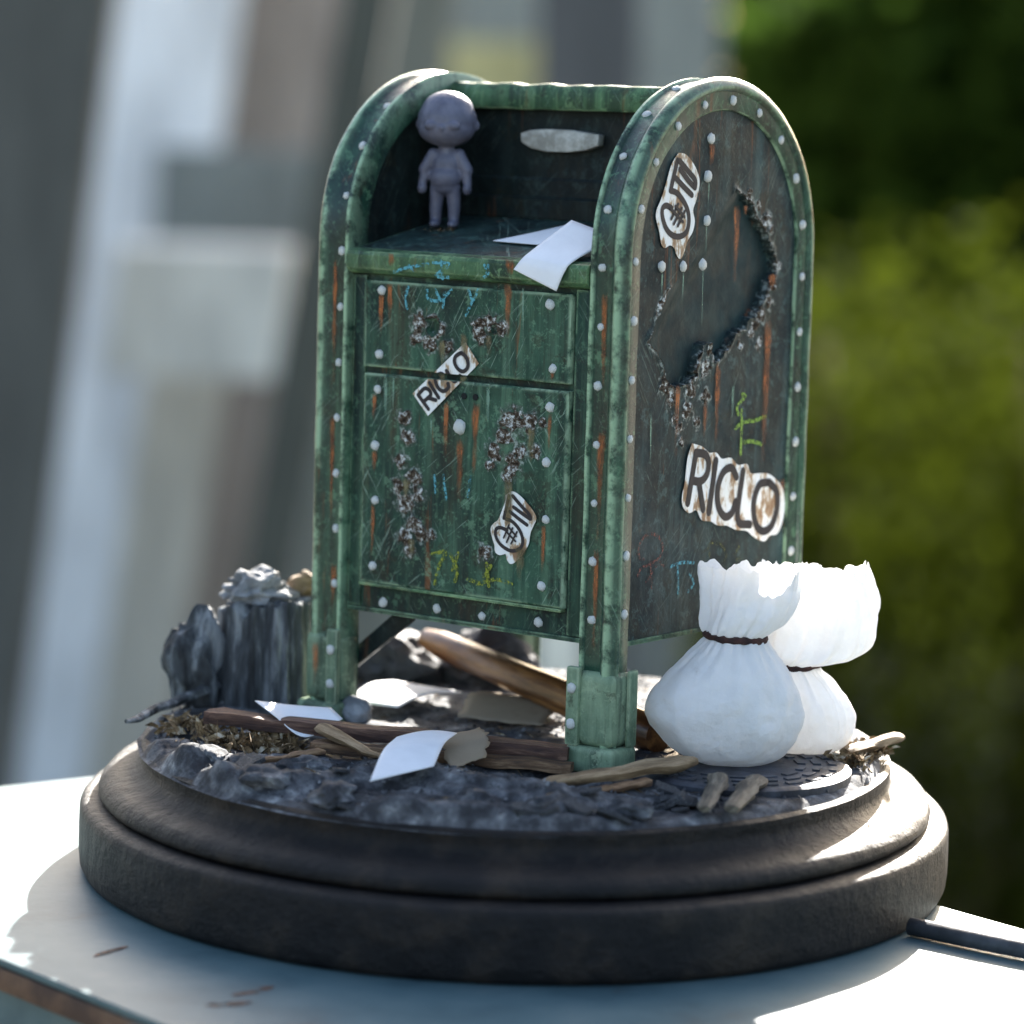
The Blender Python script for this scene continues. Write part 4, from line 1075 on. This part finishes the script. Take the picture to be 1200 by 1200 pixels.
# ------------------------------------------------------------------ sticks, strips and twigs
def stick(name, a, b, r0, r1, mat, label, cat='stick', flat=.7, n=14, bend=.01, seed=0, rough=.35, ends=True, group=None):
    P = lerp_pts(a, b, n)
    P = [p + Vector((noise.noise(Vector((i * .4, seed, 0))), noise.noise(Vector((i * .4, seed, 5))), .5 * noise.noise(Vector((i * .4, seed, 9))))) * bend for i, p in enumerate(P)]
    rad = [(r0 + (r1 - r0) * i / (n - 1)) for i in range(n)]
    if ends: rad[0] *= .75; rad[-1] *= .6
    o = bm_along(name, bm_tube(P, rad, 11, rough, seed, flat), a, b, mat)
    return tag(o, label, cat, group)
def strip(name, a, b, wd, th, mat, label, cat='strip', seed=0):
    a, b = Vector(a), Vector(b); d = (b - a); L = d.length
    bm = bmesh.new(); n = 26; rings = []
    d.normalize(); u = Vector((0, 0, 1)).cross(d).normalized(); v = d.cross(u)
    for i in range(n + 1):
        p = a.lerp(b, i / n)
        k = 1 + .18 * noise.noise(Vector((i * .5, seed, 0))); e = .75 if i in (0, n) else 1
        o2 = v * .004 * noise.noise(Vector((i * .3, seed, 4)))
        rings.append([bm.verts.new(p + o2 + u * wd * .5 * k * e * sx + v * th * .5 * sy * (1 + .25 * noise.noise(Vector((i * .7, seed, sx + sy * 3))))) for sx, sy in ((-1, -1), (1, -1), (1.05, .2), (.95, 1), (-.9, 1), (-1.05, .1))])
    for r1, r2 in zip(rings, rings[1:]):
        for k in range(6): bm.faces.new((r1[k], r1[(k + 1) % 6], r2[(k + 1) % 6], r2[k]))
    bm.faces.new(rings[0]); bm.faces.new(rings[-1][::-1])
    return tag(bm_along(name, bm, a, b, mat, 35), label, cat)

strip('wood_strip', (-.56, -.085, .042), (.10, -.255, .032), .045, .022, M['wood3'], 'long reddish brown wood strip lying between the two front legs', seed=1)
strip('wood_strip', (-.36, -.20, .018), (.105, -.30, .016), .04, .016, M['wood'], 'darker wood strip lying in front of the long reddish one', seed=5)
stick('twig', (-.345, -.165, .046), (-.215, -.37, .03), .020, .007, M['wood2'], 'pale tan forked twig left of the white sheet', flat=.5, seed=2)
stick('stick', (.05, -.485, .026), (.315, -.33, .040), .014, .023, M['wood2'], 'tan split stick in front of the right front leg', flat=.6, seed=4, rough=.5)
stick('stick', (.12, -.50, .016), (.24, -.405, .018), .010, .013, M['wood'], 'short brown stick lying along the tan split stick', flat=.6, seed=14, rough=.5)
stick('twig', (.322, -.60, .018), (.362, -.37, .024), .014, .019, M['chip'], 'left one of two stub twigs below the front white bag', flat=.55, seed=6, bend=.006)
stick('twig', (.368, -.595, .018), (.425, -.38, .024), .017, .021, M['chip'], 'right one of two stub twigs below the front white bag', flat=.55, seed=8, bend=.006)
stick('stick', (.60, -.14, .022), (.715, -.02, .030), .017, .015, M['wood2'], 'pale broken stick poking out behind the rear white bag', flat=.6, seed=10, bend=.004)
stick('charred_stick', (-.71, -.05, .020), (-.55, .24, .045), .008, .016, M['char'], 'thin charred stick pointing left beside the charred lump', flat=.7, seed=12)
stick('twig', (-.47, -.37, .02), (-.33, -.30, .03), .007, .01, M['wood'], 'thin brown twig on the rubble at left front', seed=15)
# tool handle leaning under the mailbox
hb0, hb1 = Vector((-.176, .45, .098)), Vector((.262, -.16, .045))
P = lerp_pts(hb0, hb1, 16)
rad = [.027 + .009 * (i / 15) - (.006 if i in (0, 15) else 0) for i in range(16)]
hnd = bm_along('tool_handle', bm_tube(P, rad, 20, .12, 3), hb0, hb1, M['handle'], 50)
tag(hnd, 'thick varnished brown wooden handle slanting under the mailbox', 'handle')

# ------------------------------------------------------------------ charred log, slabs and rocks
def rock(name, c, r, mat, label, cat, seed, amp=.35, freq=2.2, group=None, flat_bottom=True, sub=4):
    bm = bmesh.new()
    bmesh.ops.create_icosphere(bm, subdivisions=sub, radius=1)
    for v in bm.verts:
        p = v.co.copy()
        k = 1 + amp * noise.fractal(p * freq * .5 + Vector((seed * 3.1, 0, 0)), 1.0, 2.0, 4)
        # chip facets
        cell = noise.cell_vector(p * 1.7 + Vector((seed, seed, 0)))
        k += .10 * (cell.x - .5)
        v.co = Vector((p.x * r[0], p.y * r[1], p.z * r[2])) * k
        if flat_bottom and v.co.z < -r[2] * .6: v.co.z = -r[2] * .6
    o = bm_obj(name, bm, mat, None, angle=35, loc=c)
    return tag(o, label, cat, group)

def charred_block(name, c, rx, ry, h, mat, label, seed, lean=(0, 0), top_tilt=0.0, nseg=120, rows=40, yaw=0):
    vs, fs = [], []
    for j in range(rows + 1):
        t = j / rows
        for i in range(nseg):
            a = 2 * math.pi * i / nseg
            ca, sa = math.cos(a), math.sin(a)
            rr_ = 1 / (abs(ca) ** 3.2 + abs(sa) ** 3.2) ** (1 / 3.2)
            g1 = noise.fractal(Vector((ca * 5 + seed, sa * 5, t * .7)), 1.0, 2.0, 4) * .10
            g2 = -abs(noise.noise(Vector((ca * 8 + seed, sa * 8, t * .35 + .15 * math.sin(t * 5))))) * .20
            g3 = noise.noise(Vector((ca * 3, sa * 3 + seed, t * 4))) * .05
            k = rr_ * (1 + g1 + g2 + g3) * (1 - .10 * t)
            z = h * t + (h * .10 * noise.noise(Vector((ca * 4 + seed, sa * 4, 8))) + top_tilt * ca) * t
            vs.append((rx * k * ca + lean[0] * t, ry * k * sa + lean[1] * t, z))
    for j in range(rows):
        for i in range(nseg):
            fs.append((j * nseg + i, j * nseg + (i + 1) % nseg, (j + 1) * nseg + (i + 1) % nseg, (j + 1) * nseg + i))
    # broken top: rings towards the middle
    last = rows * nseg; prev = last
    for q, s in enumerate((.8, .55, .3)):
        b = len(vs)
        for i in range(nseg):
            x, y, z = vs[last + i]
            cx, cy = lean
            nx, ny = cx + (x - cx) * s, cy + (y - cy) * s
            vs.append((nx, ny, h + (z - h) * s + .012 * noise.noise(Vector((nx * 40, ny * 40, seed)))))
        for i in range(nseg): fs.append((prev + i, prev + (i + 1) % nseg, b + (i + 1) % nseg, b + i))
        prev = b
    fs.append(tuple(prev + i for i in range(nseg)))
    o = mesh_obj(name, vs, fs, mat, None, True, c)
    o.rotation_euler = (0, 0, yaw)
    return tag(o, label, 'bundle')
charred_block('charred_bundle', (-.475, .24, -.005), .100, .082, .205, M['char'], 'pleated dark grey charred bundle standing behind the left front leg', 2.3, top_tilt=.012)
rock('charred_lump', (-.612, .215, .068), (.060, .055, .105), M['char'], 'darker crumpled charred lump at the left of the pleated bundle', 'lump', 22, .42, 2.0)
rock('stone_chunk', (-.495, .225, .225), (.060, .045, .036), M['stone'], 'jagged grey stone chunk sitting on top of the pleated bundle', 'stone', 4, .55, 3.4)
rock('tan_chunk', (-.405, .28, .222), (.035, .03, .030), M['wood2'], 'small tan chunk on the pleated bundle beside the grey stone', 'chunk', 9, .35)
rock('black_rock', (-.06, .52, .03), (.10, .08, .07), M['coal'], 'large black rock lying behind the slanting wooden handle', 'rock', 12, .4)
rock('black_rock', (-.24, .50, .03), (.085, .07, .065), M['coal'], 'black rock left of the slanting handle under the mailbox', 'rock', 15, .4)
rock('grey_pebble', (-.30, .10, .02), (.032, .026, .028), M['stone'], 'rounded dark pebble right beside the left front leg', 'pebble', 18, .2)
chunks = [(-.42, -.47, .055, 'grey rubble chunk nearest the left front rim'), (-.30, -.56, .05, 'flat rubble chunk at the front rim left of the white sheet'), (-.06, -.58, .05, 'rubble chunk at the front rim right of the white sheet'), (.07, -.60, .05, 'rubble chunk at the front rim below the tan split stick'),
          (-.53, -.30, .045, 'small pale rubble chunk among the dry moss'), (-.36, -.37, .05, 'rubble chunk right of the dry moss clump'), (-.02, -.45, .045, 'rubble chunk between the torn card and the right leg'), (.20, -.60, .04, 'small rubble chunk left of the two stub twigs')]
for k, (x, y, s, lab) in enumerate(chunks):
    o = rock('rubble_chunk', (x, y, .014), (s, s * .62, s * .42), M['asphalt'], lab, 'rubble', 30 + k, .45, 2.6, 'rubble chunks along the front rim', sub=3)
    o.rotation_euler = (0, 0, k * 1.3)

# flat angular slabs broken off the surface, and grit and splinters between them
rs = random.Random(77)
slab_meshes = []
for q in range(7):
    n = rs.randint(5, 8); poly = []
    for i in range(n):
        a = 2 * math.pi * (i + rs.uniform(-.3, .3)) / n
        poly.append((math.cos(a) * rs.uniform(.65, 1.1), math.sin(a) * rs.uniform(.4, .8)))
    sb = bm_prism(poly, 2, -.13, .13, .03)
    for v in sb.verts: v.co.z += .07 * noise.noise(v.co * 2 + Vector((q, 0, 0)))
    bmesh.ops.recalc_face_normals(sb, faces=sb.faces)
    me = bpy.data.meshes.new('slab_fragment'); sb.to_mesh(me); sb.free(); me.materials.append(M['asphalt']); slab_meshes.append(me)
placed = 0
slabs = []
while placed < 22:
    x, y = rs.uniform(-.62, .34), rs.uniform(-.66, -.33)
    if math.hypot(x, y) > .655 or (x > .02 and y > -.42) or (-.27 < x < -.02 and y > -.56): continue
    s_ = rs.uniform(.022, .055)
    o = bpy.data.objects.new('slab_fragment', rs.choice(slab_meshes))
    o.scale = (s_, s_, s_ * rs.uniform(.6, 1.0)); o.location = (x, y, gh(x, y) + .007)
    o.rotation_euler = (rs.gauss(0, .25), rs.gauss(0, .25), rs.uniform(0, 6.28))
    link(o); placed += 1
    slabs.append(o)
ORD = ['first', 'second', 'third', 'fourth', 'fifth', 'sixth', 'seventh', 'eighth', 'ninth', 'tenth', 'eleventh', 'twelfth', 'thirteenth', 'fourteenth', 'fifteenth', 'sixteenth', 'seventeenth', 'eighteenth', 'nineteenth', 'twentieth', 'twenty-first', 'twenty-second']
for k, o in enumerate(sorted(slabs, key=lambda q: q.location.x)):
    size = 'large' if o.scale.x > .043 else 'small' if o.scale.x < .031 else 'medium'
    where = 'close to the front rim' if o.location.xy.length > .54 else 'further in from the rim'
    tag(o, f'{size} flat grey slab fragment {where}, {ORD[k]} slab from the left', 'slab', 'slab fragments in the rubble')
def litter(name, n, rmax, mat, label, cat, seed, lo, hi, sliver):
    rnd = random.Random(seed); vs, fs = [], []
    while len(fs) < n * 4:
        a = rnd.uniform(0, 6.28); r = rmax * math.sqrt(rnd.random()); x, y = r * math.cos(a), r * math.sin(a)
        p = Vector((x, y, gh(x, y) + .002)); sz = rnd.uniform(lo, hi)
        d = Vector((rnd.gauss(0, 1), rnd.gauss(0, 1), rnd.gauss(0, .25))).normalized()
        u = d.cross(Vector((0, 0, 1))).normalized()
        l_ = sz * (sliver if sliver > 1 else rnd.uniform(.7, 1.2)); b = len(vs)
        vs += [p - d * l_, p + d * l_ * .9 + u * sz * .3, p + u * sz, p + Vector((0, 0, sz * rnd.uniform(.7, 1.3))) - u * sz * .3]
        fs += [(b, b + 2, b + 3), (b + 2, b + 1, b + 3), (b + 1, b, b + 3), (b, b + 1, b + 2)]
    return tag(mesh_obj(name, vs, fs, mat), label, cat, None, 'stuff')
litter('grit', 1500, .665, M['asphalt'], 'grey grit scattered over the rubble surface of the base', 'grit', 3, .0025, .007, 0)
litter('pale_grit', 260, .665, M['stone'], 'pale gravel crumbs scattered over the rubble surface', 'gravel', 5, .002, .006, 0)
litter('splinters', 150, .64, M['straw'], 'thin brown wood splinters scattered over the rubble', 'splinters', 8, .0018, .0032, 9)

# ------------------------------------------------------------------ manhole cover under the bags
mh = empty('manhole_cover', (.40, -.235, .012))
tag(mh, 'dark round cast cover lying under the white bags', 'cover')
lathe('disc', [(.185, .005), (.196, .005), (.203, .001), (.203, -.014)], 72, M['manhole'], mh)
for k in range(3):
    r0 = .178 - .028 * k; n = 22 - 4 * k
    bm = bmesh.new()
    for i in range(n):
        a0 = 2 * math.pi * (i + .12) / n; a1 = 2 * math.pi * (i + .72) / n
        poly = [(r0 * math.cos(a), r0 * math.sin(a)) for a in (a0, (a0 + a1) / 2, a1)] + [((r0 - .014) * math.cos(a), (r0 - .014) * math.sin(a)) for a in (a1, (a0 + a1) / 2, a0)]
        tmp = bm_prism(poly, 2, .0045, .0078); tm = bpy.data.meshes.new('t'); tmp.to_mesh(tm); tmp.free(); bm.from_mesh(tm); bpy.data.meshes.remove(tm)
    bm_obj('raised_tread', bm, M['manhole'], mh)

# ------------------------------------------------------------------ the two tied cloth bags
def bag(name, loc, rings, nth, seed, label, ties, squash=.9, facets=9, yaw=0):
    """rings: x, y, z of the bent axis, radius, gather, fold, facet, corner, squash - from the bottom to the torn rim"""
    t = empty(name, loc); tag(t, label, 'bag', 'tied white cloth bags')
    t.rotation_euler = (0, 0, yaw)
    dense = []
    n = 9
    for i in range(len(rings) - 1):
        for k in range(n):
            f = k / n
            def cr(ix):
                a = rings[max(i - 1, 0)][ix]; b = rings[i][ix]; c = rings[i + 1][ix]; d = rings[min(i + 2, len(rings) - 1)][ix]
                return .5 * (2 * b + (c - a) * f + (2 * a - 5 * b + 4 * c - d) * f * f + (3 * b - a - 3 * c + d) * f ** 3)
            dense.append([cr(ix) for ix in range(9)])
    dense.append(list(rings[-1]))
    vs, fs = [], []
    N = len(dense)
    rnd = random.Random(seed)
    ph = [rnd.uniform(0, 6.28) for q in range(12)]
    fa = []; aa = 0
    while aa < 6.28 - .3:
        fa.append((aa + rnd.uniform(-.12, .12), rnd.uniform(.86, .97), rnd.uniform(-.5, .5))); aa += 6.28 / facets * rnd.uniform(.7, 1.3)
    z_hi = dense[-1][2]
    for j, (x, y, z, r, gat, fold, fac, cor, sq) in enumerate(dense):
        for i in range(nth):
            a = 2 * math.pi * i / nth
            ca, sa = math.cos(a), math.sin(a)
            w = a + .25 * noise.noise(Vector((ca * 1.5, sa * 1.5, z * 6 + seed)))
            g1 = (abs(math.sin(4.5 * w + ph[1])) - .6) * .5 + (abs(math.sin(8.5 * w + ph[2])) - .6) * .35 + .7 * noise.noise(Vector((ca * 5 + seed, sa * 5, z * 2.5)))
            g2 = noise.noise(Vector((ca * 3.2 + seed, sa * 3.2, z * 12)))
            big = noise.noise(Vector((ca * 1.2 + seed, sa * 1.2, z * 7)))
            rr_ = 1.0
            if fac > .001:
                sup = 0.0
                for (fk, dk, tk) in fa:
                    c = math.cos(a - fk - tk * (z / max(z_hi, .01)))
                    if c > .05: sup += (c / dk) ** 16
                rr_ = (1 - fac) + fac * (sup ** (-1 / 16) if sup > 0 else 1)
            rr_ *= 1 + gat * g1 + fold * (.5 * g2 + big) + cor * abs(math.cos(2 * a + ph[3])) ** 4
            rr_ *= r
            dz = 0
            if j > N - 20:   # torn wavy rim
                q = ((j - (N - 20)) / 19) ** 1.5
                dz = q * (.018 * noise.noise(Vector((ca * 1.8, sa * 1.8, seed))) + .012 * noise.noise(Vector((ca * 6, sa * 6, seed))) + .004 * noise.noise(Vector((ca * 22, sa * 22, seed))))
            P = Vector((x + rr_ * ca, y + rr_ * sa * sq, z + dz))
            cp = noise.fractal(P * 30 + Vector((seed, 0, 0)), .9, 2.0, 4) * .0024 + (abs(noise.noise(P * 17 + Vector((0, seed, 0)))) - .25) * .006
            P += Vector((ca, sa, 0)) * cp * (1 if z > .02 else z / .02)
            vs.append(P)
    for j in range(N - 1):
        for i in range(nth):
            fs.append((j * nth + i, j * nth + (i + 1) % nth, (j + 1) * nth + (i + 1) % nth, (j + 1) * nth + i))
    fs.append(tuple(range(nth))[::-1])
    mesh_obj('sack', vs, fs, M['cloth'], t, True)
    for (tx, ty, tz, tr, tilt) in ties:
        bm = bmesh.new(); rings_ = []
        K, q = 40, 8
        for i in range(K):
            a = 2 * math.pi * i / K
            R1 = tr * (1 + .06 * noise.noise(Vector((math.cos(a) * 3, math.sin(a) * 3, seed))))
            c = Vector((tx + R1 * math.cos(a), ty + R1 * math.sin(a) * squash, tz + tilt * math.cos(a) + .002 * noise.noise(Vector((i * .4, seed, 0)))))
            o_ = Vector((math.cos(a), math.sin(a), 0))
            rw = .0062 * (1 + .35 * noise.noise(Vector((i * .5, seed, 3))))
            rings_.append([bm.verts.new(c + o_ * rw * math.cos(2 * math.pi * k / q) + Vector((0, 0, 1)) * rw * 1.15 * math.sin(2 * math.pi * k / q)) for k in range(q)])
        for i in range(K):
            A, B = rings_[i], rings_[(i + 1) % K]
            for k in range(q): bm.faces.new((A[k], A[(k + 1) % q], B[(k + 1) % q], B[k]))
        bm_obj('tie', bm, M['string'], t, smooth=True)
    return t
#    x  y  z  radius gather fold facet corner squash
bag('tied_bag', (.388, -.205, .010), [
    (.004, 0, .0, .030, .0, .02, .3, 0, .9), (.004, 0, .004, .062, .0, .04, .6, 0, .9), (.002, 0, .022, .104, .0, .06, .8, 0, .88), (-.004, 0, .055, .134, .0, .08, .9, 0, .86), (-.009, 0, .092, .146, .0, .09, .9, 0, .85), (-.009, 0, .128, .139, .01, .09, .9, 0, .85),
    (-.006, 0, .162, .116, .04, .07, .7, 0, .85), (-.002, 0, .196, .084, .10, .05, .4, 0, .85), (.0, 0, .222, .060, .2, .04, .2, 0, .85), (.002, 0, .232, .052, .16, .03, 0, 0, .85), (.004, 0, .240, .060, .2, .08, 0, 0, .8),
    (.014, 0, .256, .071, .16, .18, 0, .05, .7), (.026, 0, .285, .078, .1, .26, 0, .1, .62), (.035, 0, .320, .080, .08, .32, 0, .12, .58), (.040, 0, .356, .080, .08, .36, 0, .12, .56)], 190, 3,
    'white cloth bag nearest the camera tied with brown string beside the right front leg', [(.002, 0, .231, .0525, -.003)], .85)
bag('tied_bag', (.522, -.095, .010), [
    (.006, 0, .0, .025, .0, .03, .3, 0, .85), (.006, 0, .004, .055, .01, .05, .5, 0, .85), (.006, 0, .022, .086, .06, .07, .6, 0, .85), (.004, 0, .055, .100, .10, .08, .6, 0, .85), (.0, 0, .088, .098, .13, .08, .5, 0, .85), (-.006, 0, .116, .083, .18, .07, .4, 0, .85),
    (-.012, 0, .142, .061, .26, .05, .2, 0, .85), (-.016, 0, .156, .048, .2, .04, 0, 0, .85), (-.016, 0, .163, .043, .16, .03, 0, 0, .85), (-.004, 0, .170, .060, .24, .08, 0, .03, .8),
    (.014, 0, .182, .084, .2, .2, 0, .08, .7), (.024, 0, .208, .095, .14, .32, 0, .12, .62), (.024, 0, .250, .095, .1, .4, 0, .16, .58), (.020, 0, .295, .092, .09, .44, 0, .18, .56), (.014, 0, .338, .087, .09, .46, 0, .18, .56)], 190, 9,
    'white cloth bag further back with a wide ruffled top at the right', [(-.016, 0, .162, .0435, .004)], .85)

# ------------------------------------------------------------------ dry moss and straw
def straw(name, spots, label, n, seed, ln=.03):
    rnd = random.Random(seed); vs, fs = [], []
    for i in range(n):
        cx, cy, rad = rnd.choice(spots)
        x, y = cx + rnd.gauss(0, rad), cy + rnd.gauss(0, rad)
        p = Vector((x, y, max(gh(x, y), -.004) + rnd.uniform(0, .012)))
        d = Vector((rnd.gauss(0, 1), rnd.gauss(0, 1), rnd.uniform(-.1, .9))).normalized() * ln * rnd.uniform(.4, 1.2)
        u = d.cross(Vector((rnd.gauss(0, 1), rnd.gauss(0, 1), .3))).normalized() * rnd.uniform(.0012, .005)
        k = d * .5 + Vector((0, 0, .004))
        b = len(vs)
        vs += [p - u, p + u, p + k + u * 1.3, p + k - u * 1.3, p + d]
        fs += [(b, b + 1, b + 2, b + 3), (b + 3, b + 2, b + 4)]
    return tag(mesh_obj(name, vs, fs, M['straw']), label, 'moss', None, 'stuff')
straw('dry_moss', [(-.51, -.13, .035), (-.46, -.16, .03), (-.60, -.04, .025), (-.43, -.17, .02)], 'dry brown moss clumps on the left of the base', 520, 2, .034)
straw('dry_straw', [(.63, -.09, .02), (.60, -.17, .018), (.655, -.03, .015)], 'dry straw tuft beside the rear white bag', 320, 5)

# tuft of dried moss and crumbs at the figurine's feet
rnd = random.Random(21); vs, fs = [], []
for i in range(70):
    p = mbw(.150 + rnd.gauss(0, .018), .176 + rnd.gauss(0, .010), 0); 
    l = MBM.inverted() @ p
    p = mbw(l.x, l.y, .8865 + (l.y - .002) * .1927 + .0035)
    d = Vector((rnd.gauss(0, 1), rnd.gauss(0, 1), rnd.uniform(0, .5))).normalized() * rnd.uniform(.005, .012)
    u = d.cross(Vector((.3, .2, 1))).normalized() * .0014
    b = len(vs); vs += [p - u, p + u, p + d]; fs.append((b, b + 1, b + 2))
tag(mesh_obj('dry_moss', vs, fs, M['straw']), 'tiny brown moss tuft at the feet of the figurine', 'moss', None, 'stuff')
